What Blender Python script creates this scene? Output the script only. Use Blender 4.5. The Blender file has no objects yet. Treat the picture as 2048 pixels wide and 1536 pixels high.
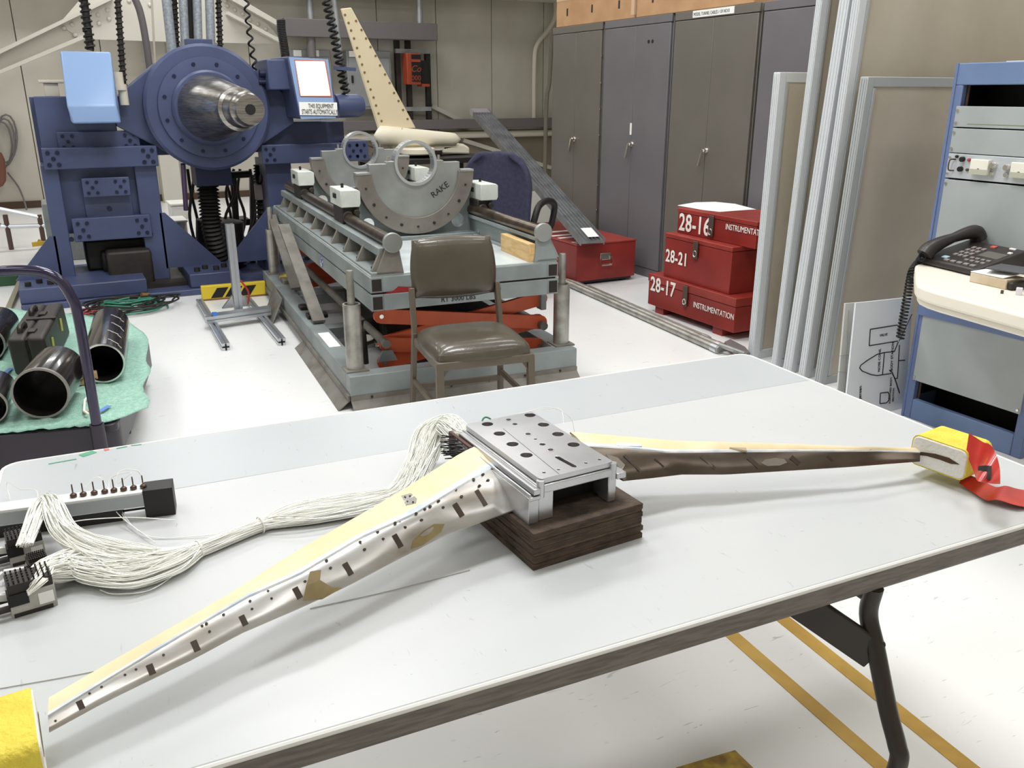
import bpy, bmesh, math, random
from mathutils import Vector as V, Matrix as MX
random.seed(7)
SC = bpy.context.scene
COL = SC.collection
PI = math.pi
R = math.radians

# ---------------------------------------------------------------- camera
FPX, PITCH, YAW, HC = 1704.6, 0.329174, R(27.64), 1.43
cd = bpy.data.cameras.new('camera'); cam = bpy.data.objects.new('camera', cd); COL.objects.link(cam)
cam.location = (0, 0, HC); cam.rotation_euler = (PI/2-PITCH, 0, -YAW)
cd.sensor_fit = 'HORIZONTAL'; cd.sensor_width = 36; cd.lens = FPX/2048*36; cd.clip_start = .02; cd.clip_end = 60
SC.camera = cam

# ---------------------------------------------------------------- world, exposure
w = bpy.data.worlds.new('world'); SC.world = w; w.use_nodes = True
w.node_tree.nodes['Background'].inputs[0].default_value = (.9, .95, 1, 1)
w.node_tree.nodes['Background'].inputs[1].default_value = .15
SC.view_settings.view_transform = 'Standard'; SC.view_settings.look = 'None'
SC.view_settings.gamma = 1; SC.view_settings.use_curve_mapping = False
SC.view_settings.exposure = 0.1

# ceiling lamps of the hall: fluorescent troffers, x, y, watts
CEIL = 4.6
LAMPS = [(x, y, e) for y, es in ((-1.2, (14, 22, 12)), (2.1, (20, 88, 30)), (4.6, (34, 72, 22)), (7.6, (22, 26, 16)), (11.0, (36, 52, 40))) for x, e in zip((-1.6, 1.2, 3.7), es)]
for x, y, e in LAMPS:
    ld = bpy.data.lights.new('troffer_light', 'AREA'); ld.shape = 'RECTANGLE'; ld.size = 1.4; ld.size_y = .6
    ld.energy = e; ld.color = (.965, .985, 1)
    lo = bpy.data.objects.new('troffer_light', ld); COL.objects.link(lo); lo.location = (x, y, CEIL-.14)

# ---------------------------------------------------------------- measuring helpers: photo point + known plane -> place in the room
_f = V((math.sin(YAW)*math.cos(PITCH), math.cos(YAW)*math.cos(PITCH), -math.sin(PITCH)))
_r = V((math.cos(YAW), -math.sin(YAW), 0)); _d = _f.cross(_r); _C = V((0, 0, HC))
def ray(x, y): return _f + _r*((x-1024)/FPX) + _d*((y-768)/FPX)
def onp(x, y, p, n): d = ray(x, y); return _C + d*(((V(p)-_C).dot(V(n)))/d.dot(V(n)))
def onz(x, y, z): return onp(x, y, (0, 0, z), (0, 0, 1))
def onx(x, y, X): return onp(x, y, (X, 0, 0), (1, 0, 0))
def ony(x, y, Y): return onp(x, y, (0, Y, 0), (0, 1, 0))
def atd(x, y, c): return _C + ray(x, y)*c          # c: distance along the view axis

# ---------------------------------------------------------------- materials
def lin(h):
    h = h.lstrip('#'); o = []
    for i in (0, 2, 4):
        c = int(h[i:i+2], 16)/255; o.append(c/12.92 if c <= .04045 else ((c+.055)/1.055)**2.4)
    return tuple(o)+(1,)
MATS = {}
def mat(key, col, rough=.5, metal=0, col2=None, scale=6, detail=4, lo=.4, hi=.65, bump=0, bscale=60, stretch=None, emit=0, spec=.5, alpha=1, trans=0, coat=0):
    if key in MATS: return MATS[key]
    m = bpy.data.materials.new(key); m.use_nodes = True; nt = m.node_tree; b = nt.nodes['Principled BSDF']
    b.inputs['Roughness'].default_value = rough; b.inputs['Metallic'].default_value = metal
    b.inputs['Base Color'].default_value = lin(col); b.inputs['Specular IOR Level'].default_value = spec
    b.inputs['Alpha'].default_value = alpha; b.inputs['Transmission Weight'].default_value = trans
    b.inputs['Coat Weight'].default_value = coat
    if emit: b.inputs['Emission Color'].default_value = lin(col); b.inputs['Emission Strength'].default_value = emit
    if col2 or bump:
        tc = nt.nodes.new('ShaderNodeTexCoord'); mp = nt.nodes.new('ShaderNodeMapping')
        nt.links.new(tc.outputs['Object'], mp.inputs[0])
        if stretch: mp.inputs['Scale'].default_value = stretch
    if col2:
        n = nt.nodes.new('ShaderNodeTexNoise'); n.inputs['Scale'].default_value = scale; n.inputs['Detail'].default_value = detail
        r = nt.nodes.new('ShaderNodeValToRGB'); r.color_ramp.elements[0].position = lo; r.color_ramp.elements[1].position = hi
        r.color_ramp.elements[0].color = lin(col); r.color_ramp.elements[1].color = lin(col2)
        nt.links.new(mp.outputs[0], n.inputs['Vector']); nt.links.new(n.outputs['Fac'], r.inputs[0]); nt.links.new(r.outputs[0], b.inputs['Base Color'])
    if bump:
        n2 = nt.nodes.new('ShaderNodeTexNoise'); n2.inputs['Scale'].default_value = bscale; n2.inputs['Detail'].default_value = 3
        bp = nt.nodes.new('ShaderNodeBump'); bp.inputs['Strength'].default_value = bump; bp.inputs['Distance'].default_value = .01
        nt.links.new(mp.outputs[0], n2.inputs['Vector']); nt.links.new(n2.outputs['Fac'], bp.inputs['Height']); nt.links.new(bp.outputs[0], b.inputs['Normal'])
    MATS[key] = m; return m
def scuffed(key, base, mark, rough, layers, metal=0, spec=.5, base2=None, bscale=3):
    """base colour with sparse dark scuffs: layers of (voronoi/noise scale, stretch, threshold, strength)"""
    m = mat(key, base, rough, metal, col2=base2, scale=bscale, lo=.35, hi=.7, spec=spec)
    nt = m.node_tree; b = nt.nodes['Principled BSDF']; tc = nt.nodes.new('ShaderNodeTexCoord')
    cur = None
    if base2: cur = b.inputs['Base Color'].links[0].from_socket
    for sc, st, th, k in layers:
        mp = nt.nodes.new('ShaderNodeMapping'); mp.inputs['Scale'].default_value = st; mp.inputs['Rotation'].default_value = (0, 0, random.uniform(0, 3))
        n = nt.nodes.new('ShaderNodeTexNoise'); n.inputs['Scale'].default_value = sc; n.inputs['Detail'].default_value = 2; n.inputs['Distortion'].default_value = .6
        r = nt.nodes.new('ShaderNodeMapRange'); r.inputs[1].default_value = th; r.inputs[2].default_value = th+.05; r.inputs[3].default_value = 0; r.inputs[4].default_value = k
        mx = nt.nodes.new('ShaderNodeMixRGB'); mx.inputs[2].default_value = lin(mark)
        if cur: nt.links.new(cur, mx.inputs[1])
        else: mx.inputs[1].default_value = lin(base)
        nt.links.new(tc.outputs['Object'], mp.inputs[0]); nt.links.new(mp.outputs[0], n.inputs['Vector'])
        nt.links.new(n.outputs['Fac'], r.inputs[0]); nt.links.new(r.outputs[0], mx.inputs[0]); cur = mx.outputs[0]
    nt.links.new(cur, b.inputs['Base Color'])
    return m

# ---------------------------------------------------------------- mesh builder
class MB:
    def __init__(s): s.v = []; s.f = []
    def add(s, vs, fs):
        k = len(s.v); s.v += [V(p) for p in vs]; s.f += [tuple(i+k for i in f) for f in fs]; return s
    def box(s, a, b):
        x0, x1 = sorted((a[0], b[0])); y0, y1 = sorted((a[1], b[1])); z0, z1 = sorted((a[2], b[2]))
        return s.add([(x0,y0,z0),(x1,y0,z0),(x1,y1,z0),(x0,y1,z0),(x0,y0,z1),(x1,y0,z1),(x1,y1,z1),(x0,y1,z1)],
                     [(0,3,2,1),(4,5,6,7),(0,1,5,4),(1,2,6,5),(2,3,7,6),(3,0,4,7)])
    def hexa(s, b4, t4):
        return s.add(list(b4)+list(t4), [(3,2,1,0),(4,5,6,7),(0,1,5,4),(1,2,6,5),(2,3,7,6),(3,0,4,7)])
    def prism(s, pts, vec):
        n = len(pts); vec = V(vec); a = [V(p) for p in pts]
        fs = [tuple(range(n-1, -1, -1)), tuple(range(n, 2*n))]+[(i, (i+1) % n, n+(i+1) % n, n+i) for i in range(n)]
        return s.add(a+[p+vec for p in a], fs)
    def bar(s, p0, p1, w, h, up=(0, 0, 1)):
        p0 = V(p0); p1 = V(p1); d = (p1-p0).normalized(); u = V(up); sd = d.cross(u)
        if sd.length < 1e-4: sd = d.cross(V((0, 1, 0)))
        sd.normalize(); u = sd.cross(d).normalized(); a = sd*(w/2); b = u*(h/2)
        return s.hexa([p0-a-b, p0+a-b, p0+a+b, p0-a+b], [p1-a-b, p1+a-b, p1+a+b, p1-a+b])
    def cyl(s, p0, p1, r0, r1=None, n=16, cap=True):
        r1 = r0 if r1 is None else r1; p0 = V(p0); p1 = V(p1); d = (p1-p0).normalized()
        a = d.orthogonal().normalized(); b = d.cross(a)
        vs = []
        for p, r in ((p0, r0), (p1, r1)):
            for i in range(n): t = 2*PI*i/n; vs.append(p+(a*math.cos(t)+b*math.sin(t))*r)
        fs = [(i, (i+1) % n, n+(i+1) % n, n+i) for i in range(n)]
        if cap: fs += [tuple(range(n-1, -1, -1)), tuple(range(n, 2*n))]
        return s.add(vs, fs)
    def lathe(s, prof, o, axis, n=24, cap=True):
        o = V(o); d = V(axis).normalized(); a = d.orthogonal().normalized(); b = d.cross(a); vs = []; m = len(prof)
        for r, h in prof:
            for i in range(n): t = 2*PI*i/n; vs.append(o+d*h+(a*math.cos(t)+b*math.sin(t))*max(r, 1e-5))
        fs = [(j*n+i, j*n+(i+1) % n, (j+1)*n+(i+1) % n, (j+1)*n+i) for j in range(m-1) for i in range(n)]
        if cap: fs += [tuple(range(n-1, -1, -1)), tuple(range((m-1)*n, m*n))]
        return s.add(vs, fs)
    def tube(s, path, r, n=8, closed=False, rs=None):
        P = [V(p) for p in path]; m = len(P); vs = []; prev = None
        for i, p in enumerate(P):
            if closed: t = P[(i+1) % m]-P[i-1]
            else: t = P[min(i+1, m-1)]-P[max(i-1, 0)]
            t.normalize()
            if prev is None: a = t.orthogonal().normalized()
            else:
                a = prev-t*prev.dot(t)
                a = a.normalized() if a.length > 1e-6 else t.orthogonal().normalized()
            prev = a; b = t.cross(a); rr = rs[i] if rs else r
            for k in range(n): q = 2*PI*k/n; vs.append(p+(a*math.cos(q)+b*math.sin(q))*rr)
        L = m if closed else m-1
        fs = [(i*n+k, i*n+(k+1) % n, ((i+1) % m)*n+(k+1) % n, ((i+1) % m)*n+k) for i in range(L) for k in range(n)]
        if not closed: fs += [tuple(range(n-1, -1, -1)), tuple(range((m-1)*n, m*n))]
        return s.add(vs, fs)
    def grid(s, rows, close=False):
        n = len(rows[0]); vs = [p for r in rows for p in r]
        fs = [(j*n+i, j*n+i+1, (j+1)*n+i+1, (j+1)*n+i) for j in range(len(rows)-1) for i in range(n-1)]
        if close: fs += [(j*n+n-1, j*n, (j+1)*n, (j+1)*n+n-1) for j in range(len(rows)-1)]
        return s.add(vs, fs)
    def mesh(s, name):
        me = bpy.data.meshes.new(name); me.from_pydata([tuple(p) for p in s.v], [], s.f); me.validate()
        bm = bmesh.new(); bm.from_mesh(me); bmesh.ops.recalc_face_normals(bm, faces=bm.faces); bm.to_mesh(me); bm.free(); me.update()
        return me
def plate_holes(mb, outer, holes, T, th):
    """flat plate with real holes: outer polygon and holes (lists of 2d points), T maps (a,b,h) to 3d, thickness th"""
    bm = bmesh.new(); loops = []
    for L in [outer]+holes:
        vs = [bm.verts.new((p[0], p[1], 0)) for p in L]
        es = [bm.edges.new((vs[i], vs[(i+1) % len(vs)])) for i in range(len(vs))]; loops.append(es)
    bmesh.ops.triangle_fill(bm, use_beauty=True, use_dissolve=False, edges=[e for l in loops for e in l], normal=(0, 0, 1))
    bm.verts.ensure_lookup_table(); bm.verts.index_update()
    n = len(bm.verts); P = [v.co.copy() for v in bm.verts]; fs = [tuple(v.index for v in f.verts) for f in bm.faces]
    be = [(e.verts[0].index, e.verts[1].index) for e in bm.edges if len(e.link_faces) == 1]
    bm.free()
    vs = [T(p.x, p.y, 0) for p in P]+[T(p.x, p.y, th) for p in P]
    mb.add(vs, fs+[tuple(i+n for i in reversed(f)) for f in fs]+[(a, b, b+n, a+n) for a, b in be])
    return mb
def circ(cx, cy, r, n=20, a0=0, a1=2*PI):
    full = abs(a1-a0-2*PI) < 1e-6
    return [(cx+r*math.cos(a0+(a1-a0)*i/(n if full else n-1)), cy+r*math.sin(a0+(a1-a0)*i/(n if full else n-1))) for i in range(n)]
def bez(pts, k=8):
    """Catmull-Rom through points"""
    P = [V(p) for p in pts]; P = [P[0]*2-P[1]]+P+[P[-1]*2-P[-2]]; o = []
    for i in range(1, len(P)-2):
        a, b, c, d = P[i-1:i+3]
        for j in range(k):
            t = j/k; o.append(.5*((2*b)+(c-a)*t+(2*a-5*b+4*c-d)*t*t+(3*b-a-3*c+d)*t**3))
    return o+[P[-2]]
def helix(path, rad, turns, per=10):
    P = bez(path, 10); n = int(turns*per); o = []; prev = None
    seg = [0]
    for a, b in zip(P, P[1:]): seg.append(seg[-1]+(b-a).length)
    for i in range(n+1):
        s = seg[-1]*i/n; j = max(k for k in range(len(seg)) if seg[k] <= s+1e-9); j = min(j, len(P)-2)
        t = (P[j+1]-P[j]); p = P[j]+t*((s-seg[j])/max(t.length, 1e-9)); t.normalize()
        a = t.orthogonal().normalized() if prev is None else (prev-t*prev.dot(t)).normalized(); prev = a; b = t.cross(a); q = 2*PI*i/per
        o.append(p+(a*math.cos(q)+b*math.sin(q))*rad)
    return o

def finish(o, m, smooth=40, bevel=0, seg=2):
    if m: o.data.materials.append(m)
    if smooth:
        for p in o.data.polygons: p.use_smooth = True
        o.data.set_sharp_from_angle(angle=R(smooth))
    if bevel:
        b = o.modifiers.new('edge', 'BEVEL'); b.width = bevel; b.segments = seg; b.limit_method = 'ANGLE'; b.angle_limit = R(35)
    return o
def tag(o, label=None, cat=None, group=None, kind=None):
    if label: o['label'] = label
    if cat: o['category'] = cat
    if group: o['group'] = group
    if kind: o['kind'] = kind
    return o
def solid(name, mb, m, label=None, cat=None, group=None, kind=None, smooth=40, bevel=0, seg=2, origin=None):
    """a thing that is one mesh"""
    if origin is not None:
        og = V(origin); mb.v = [p-og for p in mb.v]
    o = bpy.data.objects.new(name, mb.mesh(name)); COL.objects.link(o)
    if origin is not None: o.location = origin
    finish(o, m, smooth, bevel, seg); return tag(o, label, cat, group, kind)
class Thing:
    def __init__(s, name, label, cat, loc=(0, 0, 0), deg=0, group=None, kind=None):
        o = bpy.data.objects.new(name, None); COL.objects.link(o); o.empty_display_size = .1
        o.location = loc; o.rotation_euler = (0, 0, R(deg)); s.o = o
        s.M = MX.Translation(V(loc)) @ MX.Rotation(R(deg), 4, 'Z'); s.Mi = s.M.inverted(); s.loc = V(loc)
        tag(o, label, cat, group, kind)
    def L(s, p): return s.Mi @ V(p)
    def W(s, p): return s.M @ V(p)
    def z(s, x, y, z): return s.L(onz(x, y, z+s.loc.z))
    def y(s, x, y, Y): return s.L(onp(x, y, s.W((0, Y, 0)), s.M.to_3x3() @ V((0, 1, 0))))
    def x(s, x, y, X): return s.L(onp(x, y, s.W((X, 0, 0)), s.M.to_3x3() @ V((1, 0, 0))))
    def part(s, name, mb, m, parent=None, smooth=40, bevel=0, seg=2, label=None, kind=None, world=False):
        if world: mb.v = [s.Mi @ p for p in mb.v]
        o = bpy.data.objects.new(name, mb.mesh(name)); COL.objects.link(o); o.parent = parent or s.o
        finish(o, m, smooth, bevel, seg); return tag(o, label, kind=kind)
    def copy(s, ob, M, parent=None):
        c = ob.copy(); COL.objects.link(c); c.parent = parent or ob.parent; c.matrix_basis = M; return c
def dup(t, loc, deg, label=None, group=None):
    r = t.o.copy(); COL.objects.link(r); r.location = loc; r.rotation_euler = (0, 0, R(deg))
    if label: r['label'] = label
    if group: r['group'] = group
    for ch in list(t.o.children):
        c = ch.copy(); COL.objects.link(c); c.parent = r
        for g in list(ch.children):
            d = g.copy(); COL.objects.link(d); d.parent = c
    return r
def lettering(name, txt, size, o, xd, yd, m, parent=None, inv=None, align='LEFT', ext=.0006, shear=0, sx=1, bold=0):
    """flat lettering: origin o, along xd, up yd (same space as the parent's parts)"""
    cu = bpy.data.curves.new('lettering', 'FONT'); cu.body = txt; cu.size = size; cu.extrude = ext; cu.align_x = align; cu.shear = shear; cu.resolution_u = 3
    cu.offset = bold; cu.space_character = 1.06 if bold else 1.0
    t = bpy.data.objects.new('t', cu); COL.objects.link(t); bpy.context.view_layer.update()
    me = bpy.data.meshes.new_from_object(t.evaluated_get(bpy.context.evaluated_depsgraph_get())); bpy.data.objects.remove(t); bpy.data.curves.remove(cu)
    me.name = name; xd = V(xd).normalized(); yd = V(yd); yd = (yd-xd*yd.dot(xd)).normalized(); zd = xd.cross(yd)
    Mx = MX((( xd.x*sx, yd.x, zd.x, o[0]), (xd.y*sx, yd.y, zd.y, o[1]), (xd.z*sx, yd.z, zd.z, o[2]), (0, 0, 0, 1)))
    me.transform(Mx); me.materials.clear(); me.materials.append(m)
    ob = bpy.data.objects.new(name, me); COL.objects.link(ob); ob.parent = parent; return ob
# ================================================================ palette
M_floor = scuffed('floor_paint', '#efeeec', '#8d9298', .24, [(14, (1, 6, 1), .70, .5), (34, (1, 3, 1), .735, .6), (5, (2, 9, 1), .72, .35)], base2='#e6e7e7', bscale=.9)
M_wall = mat('wall_paint', '#c3beb2', .6, col2='#b7b2a5', scale=1.3)
M_wall_shade = mat('wall_shade', '#8a8071', .8, col2='#7b7264', scale=2)
M_ceil = mat('ceiling_paint', '#b9b7b0', .8)
M_beam = mat('grey_steel_beam', '#6d6768', .5)
M_cream = mat('cream_steel', '#cfc8b8', .5)
M_locker = mat('locker_olive', '#6c6760', .42, col2='#67625a', scale=2.2)
M_locker2 = mat('locker_grey', '#6f6c70', .42, col2='#696569', scale=2.2)
M_black = mat('black', '#0e0d0c', .6)
M_dark = mat('dark_rubber', '#1b1917', .55)
M_dark2 = mat('dark_brown_metal', '#2c2621', .55, col2='#1c1815', scale=9)
M_chrome = mat('chrome', '#d8d6d0', .16, 1)
M_alu = mat('aluminium', '#c9cdd1', .34, .85)
M_alu_dull = mat('dull_aluminium', '#a9adb0', .45, .6, col2='#8f9396', scale=5)
M_white = mat('white_paint', '#eeece6', .5)
M_paper = mat('paper', '#f4f3ef', .8)
M_kraft = mat('cardboard', '#c39a72', .8, col2='#b68c64', scale=5)
M_tape = mat('packing_tape', '#d3b491', .35)
M_pine = mat('pine_wood', '#d9b883', .6, col2='#c7a065', scale=6, stretch=(12, 1.5, 12))
M_red = mat('red_paint', '#8f2a24', .42, col2='#7e231e', scale=4)
M_yellow = mat('yellow_paint', '#c9a247', .5, col2='#b48b34', scale=7)
M_blue = mat('machine_blue', '#4a5478', .4, col2='#424a69', scale=2)
M_blue_l = mat('machine_blue_cover', '#86a2cc', .35)
M_steel = mat('brushed_steel', '#b3aeaa', .3, 1, col2='#8d8883', scale=9, stretch=(1, 1, 14))
M_ltext = mat('black_ink', '#1a1a1a', .6)
M_wtext = mat('white_ink', '#efece6', .6)

# ================================================================ the room
solid('floor', MB().box((-4.2, -3.2, -.1), (5, 13.2, 0)), M_floor, kind='structure', smooth=0)
solid('ceiling', MB().box((-4.2, -3.2, CEIL), (5, 13.2, CEIL+.1)), M_ceil, kind='structure', smooth=0)
solid('wall_left', MB().box((-4.2, -3.2, 0), (-4.1, 13.2, CEIL)), M_wall, kind='structure', smooth=0)
solid('wall_front', MB().box((-4.2, -3.2, 0), (8.2, -3.1, CEIL)), M_wall, kind='structure', smooth=0)
# right wall behind the lockers ends where the hall opens out at the back
solid('wall_right', MB().box((4.82, -3.2, 0), (4.92, 7.25, CEIL)), M_wall, kind='structure', smooth=0)
solid('floor_extension', MB().box((5, 7.25, -.1), (8.2, 13.2, 0)), M_floor, kind='structure', smooth=0).name = 'floor.001'
solid('ceiling', MB().box((5, 7.25, CEIL), (8.2, 13.2, CEIL+.1)), M_ceil, kind='structure', smooth=0)
solid('wall_far_right', MB().box((8.1, 7.25, 0), (8.2, 13.2, CEIL)), M_wall, kind='structure', smooth=0)
solid('wall_return', MB().box((4.92, 7.15, 0), (8.2, 7.25, CEIL)), M_wall, kind='structure', smooth=0)
WY = 13.0
wb = solid('wall_back', MB().box((-4.2, WY+.03, 0), (8.2, WY+.13, CEIL)), mat('wall_joint', '#8f8879', .8), kind='structure', smooth=0)
pw = .9435; x0 = 4.55-pw*9
k = 0
pm = MB().box((.006, 0, 0), (pw-.006, .04, CEIL)).mesh('panel'); pm.materials.append(M_wall)
for i in range(13):
    x = x0+pw*i
    if x > 8.0: break
    o = bpy.data.objects.new('panel', pm); COL.objects.link(o); o.parent = wb; o.location = (x, WY-.01, 0)
def wb_(x0, y0, x1, y1, Y, dep, mb=None):
    """box whose front face is seen at this place on the plane y=Y, reaching dep back"""
    a = ony(x0, y0, Y); b = ony(x1, y1, Y); mb = mb or MB()
    return mb.box((a.x, Y, a.z), (b.x, Y+dep, b.z))
# ledge high on the wall, painted shade sheet and base strip
solid('trim_1', MB().box((-4.2, WY-.62, 2.80), (8.2, WY-.02, 2.98)), M_cream, kind='structure', smooth=0)
solid('wall_shade_sheet', MB().box((4.2, WY-.06, 0), (8.2, WY-.011, .86)), M_wall_shade, kind='structure', smooth=0)  # dark sheet with the shade below the rail put into its colour
solid('baseboard_back', MB().box((-4.2, WY-.04, 0), (4.2, WY-.011, .09)), mat('brown_base', '#4a3524', .6), kind='structure', smooth=0)
# ceiling lamps
lamp0 = None
M_diff = mat('lamp_diffuser', '#fff6e8', .5, emit=2.0)
lampbody = MB().box((-.75, -.34, -.1), (.75, .34, 0)).mesh('housing'); lampbody.materials.append(M_white)
lampdiff = MB().box((-.7, -.3, -.115), (.7, .3, -.1)).mesh('diffuser'); lampdiff.materials.append(M_diff)
for x, y, e in LAMPS:
    t = Thing('ceiling_lamp', '%s fluorescent ceiling lamp of the row above %s' % ({-1.6: 'left', 1.2: 'middle', 3.7: 'right'}[x], {-1.2: 'the viewer', 2.1: 'the white table', 4.6: 'the lift table', 7.6: 'the blue machine', 11.0: 'the back of the hall'}[y]), 'lamp', (x, y, CEIL), 0, 'ceiling lamps')
    for n, me in (('housing', lampbody), ('diffuser', lampdiff)):
        o = bpy.data.objects.new(n, me); COL.objects.link(o); o.parent = t.o

# painted lines on the floor
def line(name, a, b, w):
    a = V(a); b = V(b); d = (b-a).normalized(); s = V((-d.y, d.x, 0))*(w/2)
    return solid(name, MB().hexa([a-s, a+s, b+s, b-s], [a-s+V((0,0,.0016)), a+s+V((0,0,.0016)), b+s+V((0,0,.0016)), b-s+V((0,0,.0016))]), M_yellow, kind='structure', smooth=0)
a, b = onz(1462, 1268, 0), onz(1768, 1536, 0); d = b-a; line('trim_3', a-d*1.2, b+d*1.2, .042)
a, b = onz(1566, 1238, 0), onz(1938, 1536, 0); d = b-a; line('trim_4', a-d*1.2, b+d*1.2, .045)
# worn hazard patch at the near table side
P = [onz(*p, 0) for p in ((1352, 1536), (1470, 1501), (1506, 1536), (1500, 1580), (1360, 1600))]
solid('trim_5', MB().prism(P, (0, 0, .0015)), mat('worn_yellow', '#c2a43c', .6, col2='#8c6f3a', scale=22), kind='structure', smooth=0)

# ================================================================ steel on the back wall
def rail(name, x0, y0, x1, y1, Y, dep, m, label, cat):
    return solid(name, wb_(x0, y0, x1, y1, Y, dep), m, label, cat, smooth=0, bevel=.01)
t = Thing('wall_rail', 'long dark grey steel rail low on the back wall beside the lockers', 'beam')
a = ony(700, 243, WY-.3); t.part('rail', MB().box((a.x-.6, WY-.3, .90), (8.0, WY-.14, 1.04)), M_beam, bevel=.008)
t.part('pipe', MB().cyl((a.x-.6, WY-.2, .80), (8.0, WY-.2, .80), .05), M_cream)
t = Thing('overhead_rail', 'dark grey steel beam hanging high across the back wall behind the cream fin', 'beam')
a = ony(568, 38, WY-.5); b = ony(875, 51, WY-.5)
t.part('rail', MB().box((a.x, WY-.5, 2.16), (b.x, WY-.32, 2.39)), M_beam, bevel=.008)
for px in (622, 840):
    q = ony(px, 40, WY-.42); t.part('hanger_rod', MB().cyl((q.x, WY-.41, 2.39), (q.x, WY-.41, 2.82), .045), M_alu_dull)
q = ony(622, 80, WY-.42); t.part('drop_pipe', MB().cyl((q.x, WY-.41, 1.9), (q.x, WY-.41, 2.17), .06), M_beam)
# diagonal roof braces with riveted gusset
YB = WY-.75
M_braceb = mat('brace_paint', '#c8c4b9', .5)
t = Thing('roof_brace', 'cream riveted steel roof brace rising left above the blue machine', 'beam')
P = lambda x, y, Y=YB: ony(x, y, Y)
t.part('gusset', MB().prism([P(160, 78), P(350, 84), P(350, -60), P(211, -60), P(118, 48)], (0, -.02, 0)), M_braceb, smooth=0)
t.part('web', MB().prism([P(-60, 168), P(-60, 138), P(225, -2), P(290, -60), P(330, -60), P(165, 74)], (0, .03, 0)), M_braceb, smooth=0)
t.part('flange', MB().prism([P(-60, 138), P(-60, 129), P(225, -8), P(225, 0)], (0, -.14, 0)), M_braceb, smooth=0)
t.part('flange', MB().prism([P(-60, 174), P(-60, 166), P(165, 71), P(167, 79)], (0, -.14, 0)), M_braceb, smooth=0)
rv = MB().lathe([(.028, 0), (.024, .012), (.012, .02)], (0, 0, 0), (0, -1, 0), 8).mesh('rivet'); rv.materials.append(M_braceb)
def rivets(t, pts):
    for x, y in pts:
        o = bpy.data.objects.new('rivet', rv); COL.objects.link(o); o.parent = t.o; o.location = P(x, y, YB-.02)
        for p in rv.polygons: p.use_smooth = True
rivets(t, [(128, 56), (144, 49), (150, 70), (178, 52), (196, 30), (198, 47), (215, 20), (218, 38), (235, 10), (240, 26), (258, 2), (182, 66), (300, 10)])
t = Thing('roof_brace', 'cream riveted steel roof brace falling right towards the control box', 'beam')
t.part('gusset', MB().prism([P(352, 84), P(565, 88), P(545, 60), P(430, -60), P(352, -60)], (0, -.02, 0)), M_braceb, smooth=0)
t.part('flange', MB().prism([P(430, -14), P(440, -22), P(560, 48), P(556, 56)], (0, -.14, 0)), M_braceb, smooth=0)
t.part('flange', MB().prism([P(450, 30), P(452, 24), P(565, 84), P(562, 90)], (0, -.14, 0)), M_braceb, smooth=0)
rivets(t, [(455, 12), (470, 20), (486, 28), (500, 40), (516, 48), (532, 58), (540, 70), (505, 56), (522, 66), (450, 2), (478, 40)])
t = Thing('column_post', 'cream steel wall column left of the hanging hoses', 'column')
a = P(310, 100, WY-.3); t.part('web', MB().box((a.x-.12, WY-.3, 0), (a.x+.12, WY-.02, 2.8)), M_braceb, smooth=0)
# sloping brace of the wall rail
t = Thing('diagonal_brace', 'cream diagonal brace running down to the wall rail behind the orange box', 'beam')
t.part('bar', MB().bar(ony(862, 212, WY-.06), ony(930, 246, WY-.06), .06, .1, (0, 1, 0)), M_braceb)
t = Thing('diagonal_brace', 'faint cream diagonal brace below the wall rail beside the lockers', 'beam')
t.part('bar', MB().bar(ony(925, 280, WY-.12), ony(1100, 335, WY-.12), .06, .09, (0, 1, 0)), M_braceb)

# electrical gear on the wall
M_gbox = mat('grey_enclosure', '#8a8c8d', .45)
def enclosure(x0, y0, x1, y1, label, Y=WY-.3):
    t = Thing('electrical_cabinet', label, 'cabinet')
    a = ony(x0, y0, Y); b = ony(x1, y1, Y)
    t.part('body', MB().box((a.x, Y, b.z), (b.x, WY-.03, a.z)), M_gbox, bevel=.01)
    t.part('door', MB().box((a.x+.03, Y-.015, b.z+.04), (b.x-.03, Y, a.z-.1)), M_gbox, bevel=.006)
    t.part('latch', MB().box((a.x+.05, Y-.03, (a.z+b.z)/2-.04), (a.x+.08, Y-.015, (a.z+b.z)/2+.06)), M_dark)
    return t, a, b, Y
t, a, b, Y = enclosure(580, 98, 668, 220, 'grey electrical cabinet behind the control box')
for x0, x1 in ((587, 604), (621, 639)):
    q = ony(x0, 100, Y-.02); q2 = ony(x1, 113, Y-.02); t.part('label_card', MB().box((q.x, Y-.004, q2.z), (q2.x, Y, q.z)), M_paper, smooth=0)
t, a, b, Y = enclosure(692, 100, 786, 218, 'grey electrical cabinet on the wall behind the cream fin')
q = ony(697, 102, Y); q2 = ony(713, 114, Y); t.part('label_card', MB().box((q.x, Y-.02, q2.z), (q2.x, Y-.016, q.z)), M_paper, smooth=0)
t = Thing('strut_frame', 'grey strut frame of thin posts carrying the orange controller', 'frame')
for px, y0, y1 in ((793, 62, 245), (815, 66, 245), (855, 104, 245)):
    q = ony(px, y0, WY-.2); q2 = ony(px, y1, WY-.2); t.part('post', MB().box((q.x-.035, WY-.22, q2.z), (q.x+.035, WY-.14, q.z)), M_dark2)
for y in (102, 218):
    q = ony(789, y, WY-.2); q2 = ony(860, y, WY-.2); t.part('crossbar', MB().box((q.x, WY-.26, q.z-.03), (q2.x, WY-.2, q.z+.03)), M_alu_dull)
t = Thing('power_controller', 'orange and black power controller on the strut frame', 'controller')
Y = WY-.45; M_or = mat('orange_enamel', '#9c4328', .45)
a = ony(813, 106, Y); b = ony(843, 169, Y); c = ony(858, 121, Y)
t.part('housing', MB().box((a.x, Y, b.z), (b.x, Y+.2, a.z)), M_or, bevel=.01)
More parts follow.
